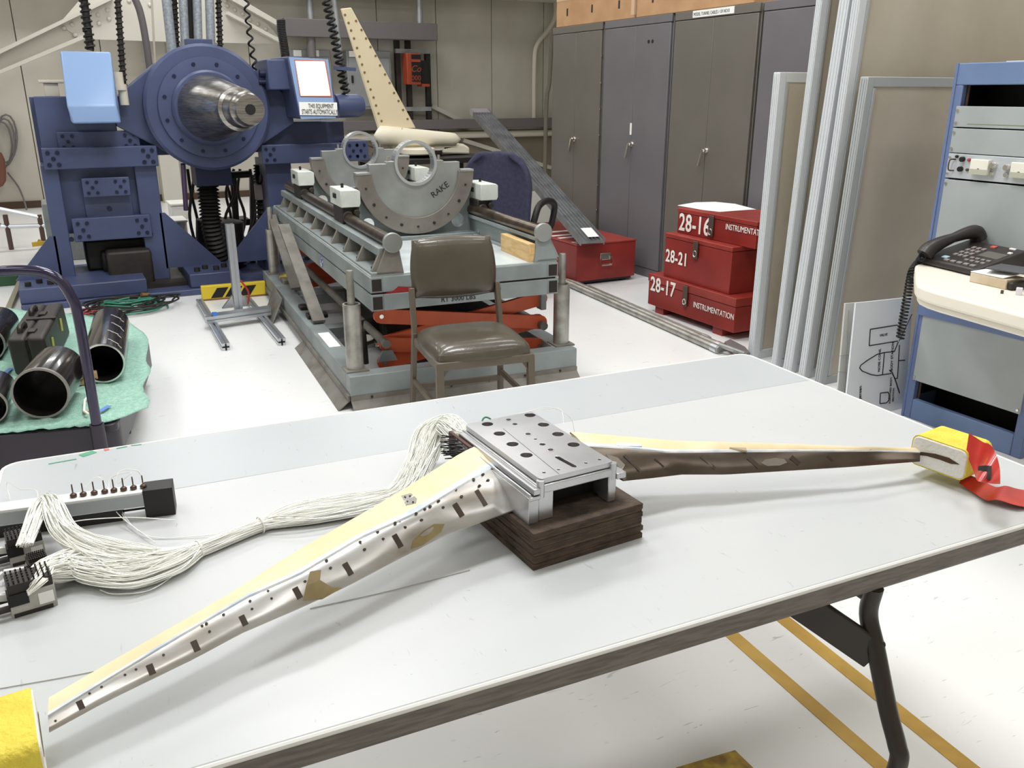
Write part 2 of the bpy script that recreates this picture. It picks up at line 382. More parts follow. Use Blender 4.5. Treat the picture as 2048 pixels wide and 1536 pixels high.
t.part('face', MB().box((a.x+.07, Y-.012, b.z+.04), (b.x, Y, a.z-.02)), M_black, bevel=.004)
t.part('side_unit', MB().box((b.x+.01, Y+.02, b.z+.01), (c.x, Y+.2, c.z)), M_black, bevel=.006)
t.part('side_unit', MB().box((b.x+.01, Y-.0, b.z-.03), (c.x, Y+.2, b.z+.01)), M_or)
lettering('lettering', 'Co', .13, ((a.x+b.x)/2-.06, Y-.0135, (a.z+b.z)/2-.04), (1, 0, 0), (0, 0, 1), M_or, t.o, shear=.3)
lettering('lettering', '3000', .1, ((a.x+b.x)/2-.1, Y-.0135, (a.z+b.z)/2-.16), (1, 0, 0), (0, 0, 1), M_or, t.o)
t.part('print_mark', MB().box(((a.x+b.x)/2-.06, Y-.0135, a.z-.12), ((a.x+b.x)/2+.1, Y-.012, a.z-.085)), M_or, smooth=0)
# conduits beside the lockers
Y = WY-.1
solid('conduit', MB().tube(bez([ony(1068, 238, Y), ony(1069, 130, Y), ony(1074, 90, Y), ony(1098, 58, Y), ony(1111, 30, Y), ony(1110, -20, Y)], 6), .035), M_cream, 'thin cream conduit bending up the back wall beside the lockers', 'conduit')
Y = WY-.5
solid('conduit', MB().tube(bez([V((ony(1091, 240, Y).x, Y, .0)), ony(1092, 236, Y), ony(1094, 190, Y), ony(1099, 160, Y), ony(1104, 60, Y)], 6), .035), mat('conduit_grey', '#7d766a', .5), 'grey conduit in the corner against the olive locker', 'conduit')

# ================================================================ lockers
LX, LH = 4.175, 1.98
ys = [7.195, 6.352, 5.430, 4.520, 3.62]
M_handle = mat('lever_chrome', '#e6e2da', .2, 1)
Llab = ['olive steel locker at the far end beside the conduits', 'grey steel locker with two small holes high on its door', 'olive steel locker with a paper label strip above the door', 'grey steel locker half hidden by the leaning partition panels']
for i in range(4):
    y1, y0 = ys[i]-.018, ys[i+1]+.018; m = M_locker if i in (0, 2) else M_locker2
    t = Thing('locker', Llab[i], 'locker', (LX, (y0+y1)/2, 0), 0, 'steel lockers along the right wall'); h = (y1-y0)/2
    t.part('body', MB().box((.02, -h, 0), (.6, h, LH)), m, bevel=.006)
    t.part('top_rail', MB().box((0, -h, LH-.055), (.02, h, LH)), m, bevel=.003)
    t.part('plinth', MB().box((0.004, -h, 0), (.02, h, .07)), m, bevel=.003)
    for s in (-1, 1):
        d = t.part('door', MB().box((-.002, s*.0015, .074), (.02, s*(h-.006), LH-.06)), m, bevel=.004)
        if s == 1:
            hm = MB().cyl((-.03, -.012, 1.04), (0, -.012, 1.04), .013); hm.bar((-.034, -.012, 1.045), (-.036, .022, .93), .012, .022, (1, 0, 0))
            t.part('handle', hm, M_handle, d, label='chrome lever handle')
            t.part('handle_plate', MB().cyl((-.006, -.012, 1.04), (0, -.012, 1.04), .022), M_handle, d)
    if i == 0:
        for z in [.25+.21*j for j in range(9)]:
            t.part('rivet', MB().cyl((-.004, -h-.006, z), (.004, -h-.006, z), .005, n=8), M_chrome)
    if i == 1:
        for dy in (-.015, .02):
            t.part('vent_hole', MB().cyl((-.0035, -.2+dy*1.4, 1.8), (0, -.2+dy*1.4, 1.8), .014, n=12), M_black)
        t.part('tag', MB().box((-.004, .0, 1.11), (-.002, .025, 1.2)), M_paper)
    if i == 2:
        a = onx(1387, 20, LX); b = onx(1470, 8, LX)
        yy0, yy1 = sorted((a.y, b.y)); z0 = LH-.048
        t.part('label_strip', MB().box((-.004, yy0-t.loc.y, z0), (0, yy1-t.loc.y, z0+.045)), M_paper, smooth=0)
        lettering('lettering', 'MODEL TUNNEL CABLES 1 OF NO10', .031, (-.0048, yy1-t.loc.y-.01, z0+.011), (0, -1, 0), (0, 0, 1), M_ltext, t.o, ext=.0004, sx=.74)
# cartons lying on the lockers
def carton(y0, y1, z1, label, x0=.0, wid=.42):
    t = Thing('cardboard_carton', label, 'carton', (LX+x0, (y0+y1)/2, LH), 0, 'long cartons on the lockers'); h = (y1-y0)/2
    t.part('box', MB().box((0, -h, 0), (wid, h, z1)), M_kraft, bevel=.006)
    t.part('tape', MB().box((-.002, -h+.005, z1-.03), (.2, h-.005, z1+.002)), M_tape, smooth=0)
    t.part('tape', MB().box((-.002, -h-.002, z1*.1), (.12, -h+.04, z1*.9)), M_tape, smooth=0)
    for k in range(3):
        yy = -h+(k+.5)*2*h/3; t.part('print', MB().box((-.0025, yy, z1*.35), (0, yy+.02, z1*.6)), M_dark2, smooth=0)
    return t
carton(5.93, 7.12, .24, 'long cardboard carton on the far end of the lockers')
carton(4.60, 5.90, .26, 'long cardboard carton on the lockers above the paper label strip')
# ================================================================ folding table
TZ = .735
tb = Thing('folding_table', 'long white folding table carrying the wing model', 'table', tuple(V((-.178, 1.838, 0))), -3.1)
TL, TW = 1.835, 1.012
M_top = scuffed('table_laminate', '#c6c7c7', '#7d8186', .33, [(26, (6, 1, 1), .715, .35), (60, (1, 4, 1), .735, .5), (11, (9, 1, 1), .74, .3)], base2='#bec1c2', bscale=2)
M_top2 = scuffed('table_laminate_grey', '#b6babd', '#7d8186', .3, [(22, (4, 1, 1), .715, .5), (7, (7, 1, 1), .735, .4)], base2='#b0b5b8', bscale=2)
M_edge = mat('table_edge', '#6f675f', .5, col2='#564f48', scale=6, stretch=(3, 30, 30))
def rrect(x0, y0, x1, y1, r, corners=(1, 1, 1, 1), n=5):
    o = []
    for (cx, cy, a), k in zip(((x0+r, y0+r, PI), (x1-r, y0+r, 1.5*PI), (x1-r, y1-r, 0), (x0+r, y1-r, .5*PI)), corners):
        if k: o += [(cx+r*math.cos(a+PI/2*i/n), cy+r*math.sin(a+PI/2*i/n)) for i in range(n+1)]
        else: o.append(((x0, x1)[cx > (x0+x1)/2], (y0, y1)[cy > (y0+y1)/2]))
    return o
seam = -.262
tb.part('top_panel', MB().prism([(x, y, TZ-.008) for x, y in rrect(.006, -TW+.006, TL-.006, seam-.0006, .03, (1, 1, 0, 0))], (0, 0, .008)), M_top, smooth=30, bevel=.0015)
tb.part('top_panel', MB().prism([(x, y, TZ-.0085) for x, y in rrect(.006, seam, TL-.006, -.006, .03, (0, 0, 1, 1))], (0, 0, .0082)), M_top2, smooth=30, bevel=.0015)
tb.part('edge_band', MB().prism([(x, y, TZ-.042) for x, y in rrect(0, -TW, TL, 0, .035)], (0, 0, .0395)), M_edge, smooth=30, bevel=.006, seg=3)
rim = MB()
pr = rrect(.003, -TW+.003, TL-.003, -.003, .033)
rim.tube([(x, y, TZ-.0035) for x, y in pr], .0042, 8, closed=True)
tb.part('rim', rim, mat('table_rim', '#e3e2de', .4))
M_leg = mat('leg_brown', '#2b221c', .4)
# near right leg measured off the photo, with its channel brace
p0 = tb.z(1748, 1180, TZ-.045)
xl = p0.x; yl = p0.y
foot = [tb.x(x, y, xl) for x, y in ((1737, 1228), (1752, 1300), (1776, 1420), (1794, 1490), (1797, 1525))]
def legs(xl, s):
    for k in (1, -1):
        m_ = (lambda y: y) if k == 1 else (lambda y: -TW-y)
        q = [(xl, m_(yl), TZ-.04)]+[(xl, m_(p.y), p.z) for p in foot]
        e = foot[-1]; q += [(xl, m_(e.y+.012), max(.02, e.z-.1)), (xl, m_(e.y+.03), .015)]
        tb.part('leg', MB().tube(bez(q, 6), .0145, 12), M_leg)
        b0 = tb.x(1612, 1222, xl); c1 = V((xl, m_(foot[1].y-.0), foot[1].z-.01))
        tb.part('brace', MB().bar((xl-.13*s, m_(yl+.10), TZ-.05), c1, .012, .055, (0, 0, 1)), M_leg, bevel=.003)
    tb.part('leg_crossbar', MB().cyl((xl, yl, TZ-.06), (xl, -TW-yl, TZ-.06), .012), M_leg)
    tb.part('mounting_plate', MB().box((xl-.17*s, yl+.02, TZ-.056), (xl-.09*s, -TW-yl-.02, TZ-.042)), M_leg)
legs(xl, 1); legs(.22, -1)
# bits of coloured tape stuck on the table
def strip(x0, y0, x1, y1, w, m, label):
    a = onz(x0, y0, TZ); b = onz(x1, y1, TZ); d = (b-a).normalized(); s = V((-d.y, d.x, 0))*w/2; u = V((0, 0, .0004))
    solid('tape_strip', MB().hexa([a-s, a+s, b+s, b-s], [a-s+u, a+s+u, b+s+u, b-s+u]), m, label, 'tape', 'bits of tape on the table', smooth=0)
M_gtape = mat('green_tape', '#4f9a78', .5); M_rtape = mat('red_tape', '#cf6a62', .5)
strip(97, 928, 153, 918, .0045, M_gtape, 'thin green tape strip at the left of the table')
strip(162, 912, 189, 903, .018, M_gtape, 'broad green tape scrap at the table edge below the cart')
strip(233, 897, 254, 893, .005, M_gtape, 'short green tape line right of the red scrap')
strip(262, 891, 283, 889, .004, M_gtape, 'tiny green tape line farthest right on the far table edge')
strip(208, 900, 218, 898, .012, M_rtape, 'small red tape scrap at the far table edge')
# ================================================================ plywood riser under the hub
HB = .797
bk = Thing('plywood_block', 'dark brown laminated plywood block under the metal hub', 'block', (.562, 1.001, TZ), 2.2)
M_ply = [mat('ply_dark', '#54453a', .85, col2='#3a2f27', scale=26, stretch=(1, 1, 5), bump=.5, bscale=90), mat('ply_mid', '#6e5a48', .85, col2='#4d3d31', scale=26, stretch=(1, 1, 5), bump=.5, bscale=90)]
hs = [.009, .004, .009, .0045, .009, .004, .0085, .004, .010]; z = 0
for i, h in enumerate(hs):
    j = [random.uniform(-.0016, .0016) for _ in range(4)]
    if i % 2: j = [.0015, -.0015, -.0015, .0015]
    bk.part('ply_layer', MB().box((0+j[0], 0+j[3], z), (.209+j[1], .285+j[2], z+h)), M_ply[i % 2], smooth=0, bevel=.0008)
    z += h

# ================================================================ the wing model
wg = Thing('wing_model', 'swept metal and cream wing model with a drilled centre hub on the table', 'wing model', (.658, 1.168, HB), 1.5)
M_skin = mat('wing_metal', '#c6c5c3', .3, .62, col2='#a29a90', scale=9, stretch=(1, 3, 3), lo=.38, hi=.7)
M_core = mat('wing_core', '#9a948b', .4, .7)
M_fill = mat('cream_filler', '#ebd8b2', .5, col2='#e3cda2', scale=12)
M_seal = mat('pale_sealant', '#dfe2e2', .35, col2='#b9c3cf', scale=25)
M_olive = mat('olive_filler', '#8d7c52', .5, col2='#7a6a44', scale=14)
M_hub = mat('machined_hub', '#d3d3d5', .28, .85, col2='#bdbec2', scale=6)
M_hole = mat('hole_dark', '#3a2c22', .7)
def respl(pts, k=40):
    L = [0]
    for a, b in zip(pts, pts[1:]): L.append(L[-1]+(b-a).length)
    o = []
    for i in range(k+1):
        s = L[-1]*i/k; j = 0
        while j < len(L)-2 and L[j+1] < s: j += 1
        o.append(pts[j].lerp(pts[j+1], (s-L[j])/(L[j+1]-L[j])))
    return o
def zline(px, zs):
    n = len(px)-1
    return respl([onz(x, y, zs[0]+(zs[1]-zs[0])*(i/n)) for i, (x, y) in enumerate(px)])
class Wing:
    def __init__(s, N, M, F_, zn, zm, zf, skin):
        s.N, s.M, s.F = zline(N, zn), zline(M, zm), zline(F_, zf); K = len(s.N); core = []; fill = []; seal = []
        for i in range(K):
            n, m, f = s.N[i], s.M[i], s.F[i]; t = 1-i/(K-1); th = .004+.012*t
            nm = s.nrm(i); up = V((0, 0, 1)); top = [n, n.lerp(m, .33)+nm*(.004*t), n.lerp(m, .67)+nm*(.004*t), m, m.lerp(f, .5)+up*.0015, f]
            bot = [f-up*.003, f.lerp(n, .3)-up*th, f.lerp(n, .7)-up*th*.8, n-up*.0022]
            core.append(top+bot)
            e = .0007; fill.append([m.lerp(f, .16)+up*e, m.lerp(f, .55)+up*(.0014+e), f+up*e, f-up*.004+(f-m).normalized()*.0008, m.lerp(f, .5)-up*.002])
            seal.append([m.lerp(n, .05)+nm*.0005, m+up*.001+nm*.0005, m.lerp(f, .17)+up*.0009, m.lerp(f, .1)-up*.002, m.lerp(n, .03)-up*.002])
        mb = MB().grid(core, True); mb.f += [tuple(range(len(core[0])))[::-1], tuple(range((K-1)*10, K*10))]
        s.o = wg.part('wing', mb, skin, world=True, smooth=50)
        mb = MB().grid(fill, True); mb.f += [(0, 1, 2, 3, 4), tuple(range((K-1)*5, K*5))]
        wg.part('filler_strip', mb, M_fill, s.o, world=True, smooth=50)
        mb = MB().grid(seal, True); mb.f += [(0, 1, 2, 3, 4), tuple(range((K-1)*5, K*5))]
        wg.part('sealant_line', mb, M_seal, s.o, world=True, smooth=50)
        s.tab = []
        for i in range(0, K):
            for j in range(0, 21):
                for half in (0, 1):
                    c = j/20; p = s.pt(i/(K-1), c, half); q = p-_C; d = q.dot(_f); s.tab.append((1024+FPX*q.dot(_r)/d, 768+FPX*q.dot(_d)/d, i/(K-1), c, half))
    def nrm(s, i):
        K = len(s.N); a = s.N[min(i+1, K-1)]-s.N[max(i-1, 0)]; b = s.M[i]-s.N[i]; n = a.cross(b).normalized(); return n if n.z > 0 else -n
    def pt(s, u, c, half=0):
        K = len(s.N)-1; x = u*K; i = min(int(x), K-1); w_ = x-i
        n, m, f = (q[i].lerp(q[i+1], w_) for q in (s.N, s.M, s.F))
        if half: return m.lerp(f, c)+V((0, 0, .0015*4*c*(1-c)))
        t = 1-u; return n.lerp(m, c)+s.nrm(i)*(.0045*t*min(1, 4*c*(1-c)*1.1))
    def at(s, x, y, half=0):
        """nearest surface point and its normal for a place seen in the photo"""
        b = min((q for q in s.tab if q[4] == half), key=lambda q: (q[0]-x)**2+(q[1]-y)**2)
        i = int(b[2]*(len(s.N)-1)); n = s.nrm(i) if not half else V((0, 0, 1)); p = s.pt(b[2], b[3], half)
        d = ray(x, y); hit = _C+d*((p-_C).dot(n)/d.dot(n)); return hit, n
    def patch(s, name, pts, m, h=.0009, half=0, base=None):
        P = [s.at(x, y, half) for x, y in pts]; n = sum((q[1] for q in P), V())/len(P)
        wg.part(name, MB().prism([q[0]-n*.002 for q in P], n*(.002+h)), m, s.o, world=True, smooth=0)
WL = Wing([(1051, 1011), (986, 1034), (894, 1067), (805, 1112), (699, 1168), (600, 1214), (483, 1264), (390, 1314), (293, 1361), (205, 1404), (98, 1462)],
          [(997, 925), (829, 1027), (720, 1075), (600, 1147), (498, 1192), (366, 1268), (234, 1347), (96, 1432)],
          [(948, 894), (921, 907), (798, 985), (668, 1060), (600, 1098), (469, 1182), (352, 1250), (234, 1317), (98, 1396)], (.803, .776), (.846, .786), (.852, .790), M_skin)
WR = Wing([(1246, 960), (1305, 954), (1364, 947), (1452, 947), (1569, 940), (1700, 932), (1840, 921)],
          [(1168, 890), (1264, 897), (1334, 904), (1452, 903), (1700, 902), (1753, 902), (1840, 905)],
          [(1140, 864), (1246, 873), (1352, 882), (1540, 887), (1700, 893), (1764, 895), (1838, 896)], (.803, .776), (.846, .786), (.852, .790), mat('wing_metal_dark_reflection', '#6a5f55', .3, .75, col2='#584d43', scale=9, stretch=(1, 3, 3)))  # right wing's dark reflection is painted into its metal colour
def slot(W, cx, cy, l, w_, ang):
    a = R(ang); d = (math.cos(a)*l/2, math.sin(a)*l/2); e = (-math.sin(a)*w_/2, math.cos(a)*w_/2)
    W.patch('slot', [(cx-d[0]-e[0], cy-d[1]-e[1]), (cx+d[0]-e[0], cy+d[1]-e[1]), (cx+d[0]+e[0], cy+d[1]+e[1]), (cx-d[0]+e[0], cy-d[1]+e[1])], M_hole)
for cx, cy, l, w_, a in ((962, 996, 36, 9, 58), (917, 1020, 30, 10, 58), (795, 1082, 29, 11, 60), (696, 1138, 27, 11, 60), (595, 1186, 24, 12, 62), (487, 1241, 21, 12, 64), (391, 1292, 22, 13, 66), (302, 1339, 21, 14, 68), (161, 1410, 18, 13, 66)):
    slot(WL, cx, cy, l, w_, a)
for cx, cy, l, w_, a in ((1264, 926, 44, 5, 45), (1416, 925, 38, 6, 42), (1507, 925, 30, 8, 42), (1590, 921, 22, 9, 40), (1318, 926, 24, 3, 42), (1660, 917, 16, 4, 40)):
    slot(WR, cx, cy, l, w_, a)
hz = [(983, 937), (994, 950), (966, 949), (976, 961), (947, 959), (959, 972), (911, 980), (923, 993), (877, 1002), (886, 1015), (849, 1018), (860, 1013), (832, 1027), (843, 1040), (800, 1042), (810, 1055), (790, 1046), (755, 1064), (766, 1078), (720, 1084), (729, 1099), (653, 1121), (661, 1136), (610, 1163),
      (536, 1182), (543, 1197), (500, 1202), (504, 1218), (447, 1229), (413, 1247), (419, 1263), (404, 1252), (327, 1310), (272, 1339), (203, 1374), (250, 1350), (179, 1387), (111, 1442)]
for x, y in hz:
    r = 3.4 if x > 600 else 3.0
    WL.patch('screw_hole', [(x+r*math.cos(k*PI/3), y+r*.8*math.sin(k*PI/3)) for k in range(6)], M_hole)
WL.patch('filler_patch', [(889, 1048), (882, 1064), (846, 1090), (822, 1098), (826, 1082), (846, 1062), (868, 1048)], M_olive, .0005)
WL.patch('filler_patch', [(620, 1143), (642, 1140), (640, 1160), (664, 1175), (684, 1176), (645, 1198), (606, 1201), (612, 1172)], M_olive, .0005)
M_plate = mat('wing_access_plate', '#a5a49f', .25, .8)
WL.patch('access_plate', [(802, 992), (822, 987), (834, 998), (832, 1006), (812, 1011)], M_plate, .0008, 1)
for (x, y) in ((810, 995), (826, 1005), (815, 1004), (820, 993)): WL.patch('screw_hole', [(x+2.2*math.cos(k*PI/3), y+1.8*math.sin(k*PI/3)) for k in range(6)], M_hole, .0012, 1)
WR.patch('filler_patch', [(1522, 926), (1530, 919), (1550, 916), (1568, 918), (1574, 925), (1560, 931), (1535, 932)], mat('grey_filler', '#7d746a', .4), .0004)
WR.patch('filler_patch', [(1212, 908), (1235, 915), (1250, 930), (1243, 942), (1235, 944)], MATS['grey_filler'], .0004)
WR.patch('tape_patch', [(1232, 886), (1280, 888), (1284, 893), (1234, 892)], M_seal, .0006, 1)
WR.patch('tape_patch', [(1460, 895), (1492, 896), (1494, 902), (1456, 901)], mat('grey_tape', '#b9a98c', .5), .0006, 1)

# hub: body, lintel, drilled cap plate
hx, hy, hz0 = .074, .132, .069
wg.part('hub_body', MB().box((-hx, -hy, 0), (-.046, -hy+.03, .05)).box((.058, -hy, 0), (hx, -hy+.03, .05)).box((-hx, -hy, .045), (hx, hy, .06)).box((-hx, -hy+.02, 0), (-hx+.014, hy, .05)).box((hx-.014, -hy+.02, 0), (hx, hy, .05)).box((-hx, hy-.014, 0), (hx, hy, .05)), M_hub, bevel=.002)
wg.part('hub_cavity', MB().box((-.058, -hy+.045, .002), (.058, hy-.016, .044)), M_black, smooth=0)
capL = -.068; big = [(975, 849), (999, 868), (1025, 889), (1053, 911), (1060, 831), (1087, 850), (1116, 869), (1147, 890)]
T_ = lambda a, b, h: V((a, b, .061+h))
holes = []; outer = rrect(-.069, -.128, .069, .134, .006)
for x, y in big: q = wg.z(x, y, .069); holes.append(circ(q.x, q.y, .0102, 18))
for x, y, r in ((1006, 832, .005), (1030, 849, .0045), (1085, 889.5, .0052), (1071, 879, .0028), (956, 842, .0025), (982, 838, .0025), (1031, 827, .0025), (1056, 823, .0025), (1088, 946, .0028), (1117, 940, .0025), (1172, 927, .0028), (1199, 920, .0028)):
    q = wg.z(x, y, .069)
    if -.066 < q.x < .066 and -.125 < q.y < .131: holes.append(circ(q.x, q.y, r, 10))
a = wg.z(1114, 915, .069); b = wg.z(1149, 934, .069); d = (b-a).normalized(); sd = V((-d.y, d.x, 0))*.0042
holes.append([tuple((p)[:2]) for p in (a+sd-d*.0, a-d*.004, a-sd, b-sd, b+d*.004, b+sd)])
cap = wg.part('cap_plate', plate_holes(MB(), outer, holes, T_, .009), M_hub, smooth=30, bevel=.001)
wg.part('cap_floor', MB().box((-.066, -.125, .0585), (.066, .13, .0607)), M_hole, cap, smooth=0)
for x, y in ((1017, 840), (1056, 868.5), (1101, 900)):
    q = wg.z(x, y, .07); wg.part('bushing', MB().lathe([(.0072, 0), (.0072, .0006), (.0045, .0007), (.0045, .0002)], (q.x, q.y, .0698), (0, 0, 1), 14), M_hub, cap)
    wg.part('bushing_bore', MB().cyl((q.x, q.y, .0699), (q.x, q.y, .0704), .0032, n=10), M_hole, cap)
a = wg.z(1006, 857, .07); b = wg.z(1118, 948, .07); wg.part('cap_seam', MB().bar(a+V((0, 0, .0)), b, .0006, .0006), M_hole, cap)
for sx in (-1, 1):
    wg.part('corner_boss', MB().cyl((sx*.068, -.128, .04), (sx*.068, -.128, .068), .0065), M_hub)
# side rails and root fillets
wg.part('side_rail', MB().box((-.092, -.136, .040), (-.072, .125, .046)).box((-.092, -.136, .046), (-.089, .125, .052)), M_hub, bevel=.0008)
wg.part('side_rail', MB().box((-.084, -.136, .048), (-.072, .13, .058)), M_hub, bevel=.0015)
wg.part('root_plate', MB().box((-.0935, -.136, .0005), (-.0915, .125, .046)), M_hub, bevel=.0005)
wg.part('side_block', MB().box((-.0915, -.134, 0), (-.0742, .12, .04)), M_hub, bevel=.001)
wg.part('side_rail', MB().box((.072, -.136, .04), (.09, .10, .05)), M_hub, bevel=.001)
wg.part('root_plate', MB().box((.0905, -.1, .0), (.0925, .09, .045)), M_hub, bevel=.0005)
# row of short dark tube stubs on the far left of the hub
stub = MB()
for k in range(46):
    yy = random.uniform(.075, .15); zz = random.uniform(.012, .05); p = V((-.088, yy, zz)); q = p+V((random.uniform(-.03, -.018), random.uniform(-.004, .012), random.uniform(0, .008)))
    stub.cyl(p, q, .0011, n=5)
wg.part('tube_stubs', stub, M_black, kind='stuff', label='row of thin black tube stubs')
wg.part('manifold_plate', MB().box((-.092, .07, .008), (-.086, .155, .054)), mat('brick_red_sealant', '#5a2c24', .6, col2='#2f2622', scale=120))
wg.part('green_wire', MB().tube(bez([(-.03, .137, .055), (-.028, .145, .066), (-.02, .148, .07), (-.012, .143, .066), (-.02, .138, .062), (-.03, .146, .064)], 5), .0016, 6), mat('green_wire', '#2f7d5d', .4))

# ================================================================ foam tip guards with ribbon
M_foamy = mat('yellow_foam', '#e4d04c', .7, col2='#d8c23c', scale=30, bump=.35, bscale=160)
M_foamw = mat('white_foam', '#e9e7e0', .8, bump=.3, bscale=120)
def foam(loc, deg, sx, sy, sz, side, label):
    t = Thing('foam_tip_guard', label, 'foam block', loc, deg, 'foam guards on the wing tips')
    t.part('foam', MB().prism([(0, y, z) for y, z in rrect(0, 0, sy, sz, .012, n=4)], (sx, 0, 0)), M_foamw, bevel=.002)
    sk = MB(); A = rrect(-.0022, -.0022, sy+.0022, sz+.0022, .0135, n=4); B = rrect(0, 0, sy, sz, .012, n=4); n = len(A)
    rows = [[(.002, *p) for p in A], [(sx-.002, *p) for p in A], [(sx-.002, *p) for p in B], [(.002, *p) for p in B], [(.002, *p) for p in A]]
    t.part('skin', sk.grid(rows, True), M_foamy)
    xe = -.0006 if side < 0 else sx-.0014
    sl = MB().prism([(xe, sy*q[0], sz*q[1]) for q in ((.1, .52), (.3, .62), (.55, .60), (.8, .5), (.93, .38), (.9, .33), (.7, .42), (.45, .45), (.25, .44))], (.002, 0, 0))
    t.part('tip_slot', sl, mat('slot_brown', '#4c3a26', .8), smooth=0)
    return t
q = onz(1902, 959, .764)+V((.021, -.009, 0))
foam((q.x, q.y, .760), 7.0, .086, .104, .056, -1, 'yellow and white foam guard on the right wing tip with red ribbon')
q = onz(82, 1493, .812)
foam((q.x-.09, q.y-.004, .812-.05), 4.5, .09, .108, .05, 1, 'yellow foam guard on the left wing tip at the table front')
# red warning ribbon
M_rib = mat('red_ribbon', '#c8352b', .32, col2='#b02a24', scale=16, coat=.3)
rb = Thing('warning_ribbon', 'glossy red warning ribbon hanging from the right foam guard', 'ribbon', tuple(onz(1960, 985, TZ)))
def ribbon(cpts, k=8):
    a = bez([c[0] for c in cpts], k); b = bez([c[1] for c in cpts], k); n = len(a)
    rows = []
    for i in range(n):
        p, q = a[i], b[i]; t = (a[min(i+1, n-1)]-a[max(i-1, 0)]); nn = t.cross(q-p)
        nn = nn.normalized()*.0005 if nn.length > 1e-9 else V((0, 0, .0005)); rows.append([p+nn, q+nn, q-nn, p-nn])
    return MB().grid(rows, True)
D = lambda x, y, c: atd(x, y, c)
rb.part('ribbon_loop', ribbon([(D(1938, 866, 1.545), D(1932, 905, 1.545)), (D(1966, 884, 1.53), D(1948, 945, 1.525)), (D(1978, 888, 1.50), D(1952, 955, 1.49)), (D(1990, 903, 1.47), D(1956, 962, 1.455)), (D(1999, 935, 1.455), D(1975, 966, 1.44)), (D(2000, 968, 1.44), D(1990, 968, 1.425))]), M_rib, world=True, smooth=60)
Z0 = TZ+.001
rb.part('ribbon_tail', ribbon([(onz(1930, 946, Z0+.02), onz(1918, 966, Z0+.006)), (onz(1962, 960, Z0+.017), onz(1945, 984, Z0+.004)), (onz(1990, 974, Z0+.013), onz(1972, 1000, Z0+.006)), (onz(2012, 972, Z0+.016), onz(1996, 1000, Z0+.012)), (onz(2035, 978, Z0+.008), onz(2030, 1010, Z0+.010)), (onz(2075, 985, Z0+.004), onz(2072, 1018, Z0+.001)), (onz(2110, 992, Z0+.003), onz(2105, 1024, Z0+.001))]), M_rib, world=True, smooth=60)
lm = ribbon([(D(1957, 932, 1.468), D(1956, 941, 1.466)), (D(1972, 931, 1.458), D(1971, 942, 1.456)), (D(1983, 932, 1.452), D(1981, 943, 1.450))], 4)
lm2 = ribbon([(D(1975, 932, 1.452), D(1983, 933, 1.449)), (D(1975, 945, 1.447), D(1983, 946, 1.444)), (D(1972, 957, 1.442), D(1981, 960, 1.440))], 4)
lm.add(lm2.v, lm2.f); rb.part('lettering', lm, M_ltext, world=True, smooth=0)

# ================================================================ clear pressure tubing
M_clear = mat('clear_tubing', '#fcfcf5', .14, spec=.9, coat=.5)
tt = Thing('tube_bundle', 'pale clear plastic tubing bundle looping from the hub across the table', 'tubing', tuple(onz(400, 1110, TZ)))
def strands(cl, n, name, r=.00075, k=7, jit=.35, seed=1):
    """cl: list of (px, py, height of centre, half width, half height)"""
    rnd = random.Random(seed); mb = MB(); C_ = [onz(x, y, TZ+h) for x, y, h, a, b in cl]
    for i in range(n):
        an = rnd.uniform(0, 2*PI); rr = math.sqrt(rnd.random()); pts = []
        for j, (x, y, h, a, b) in enumerate(cl):
            t = C_[min(j+1, len(C_)-1)]-C_[max(j-1, 0)]; t.z = 0; t.normalize(); sd = V((-t.y, t.x, 0))
            an += rnd.gauss(0, jit); p = C_[j]+sd*(math.cos(an)*rr*a)+V((0, 0, math.sin(an)*rr*b)); p.z = max(p.z, TZ+r*1.1); pts.append(p)
        mb.tube(bez(pts, k), r, 4)
    return tt.part(name, mb, M_clear, world=True, kind='stuff', smooth=80)
# hub fan, narrow waist, spread fan to the connectors
strands([(925, 878, .075, .03, .018), (892, 850, .085, .035, .02), (862, 868, .07, .035, .02), (838, 930, .035, .03, .02), (800, 985, .015, .03, .012), (735, 1012, .012, .022, .011), (640, 1030, .012, .02, .011), (560, 1042, .012, .013, .011), (520, 1050, .013, .012, .011), (400, 1098, .013, .013, .012), (330, 1120, .016, .03, .014), (255, 1128, .018, .05, .016), (170, 1122, .02, .05, .018), (110, 1140, .03, .03, .02), (72, 1150, .04, .015, .012)], 230, 'tube_strands', seed=3)
strands([(400, 1098, .013, .012, .012), (345, 1128, .015, .026, .013), (270, 1150, .016, .035, .014), (180, 1140, .02, .03, .014), (110, 1125, .035, .018, .012), (75, 1160, .045, .014, .008), (52, 1182, .034, .014, .004)], 110, 'tube_strands', seed=5)
strands([(300, 1120, .02, .03, .015), (200, 1100, .03, .03, .015), (130, 1062, .05, .02, .012), (100, 1000, .065, .014, .01), (80, 1010, .06, .013, .008), (60, 1060, .05, .013, .006), (50, 1090, .044, .013, .004)], 80, 'tube_strands', seed=9)
strands([(520, 1050, .012, .014, .01), (600, 1025, .02, .04, .012), (690, 1010, .02, .04, .014), (780, 990, .015, .02, .012)], 20, 'tube_strands', seed=11)
for x, y in ((521, 1050), (398, 1098)):
    c = onz(x, y, TZ+.013); d = (onz(x+30, y-10, TZ+.013)-c).normalized(); s = V((-d.y, d.x, 0)); u = V((0, 0, 1))
    tt.part('cable_tie', MB().tube([c+s*math.cos(a)*.0145+u*math.sin(a)*.0135 for a in [2*PI*i/20 for i in range(20)]], .0012, 6, closed=True), M_white, world=True)
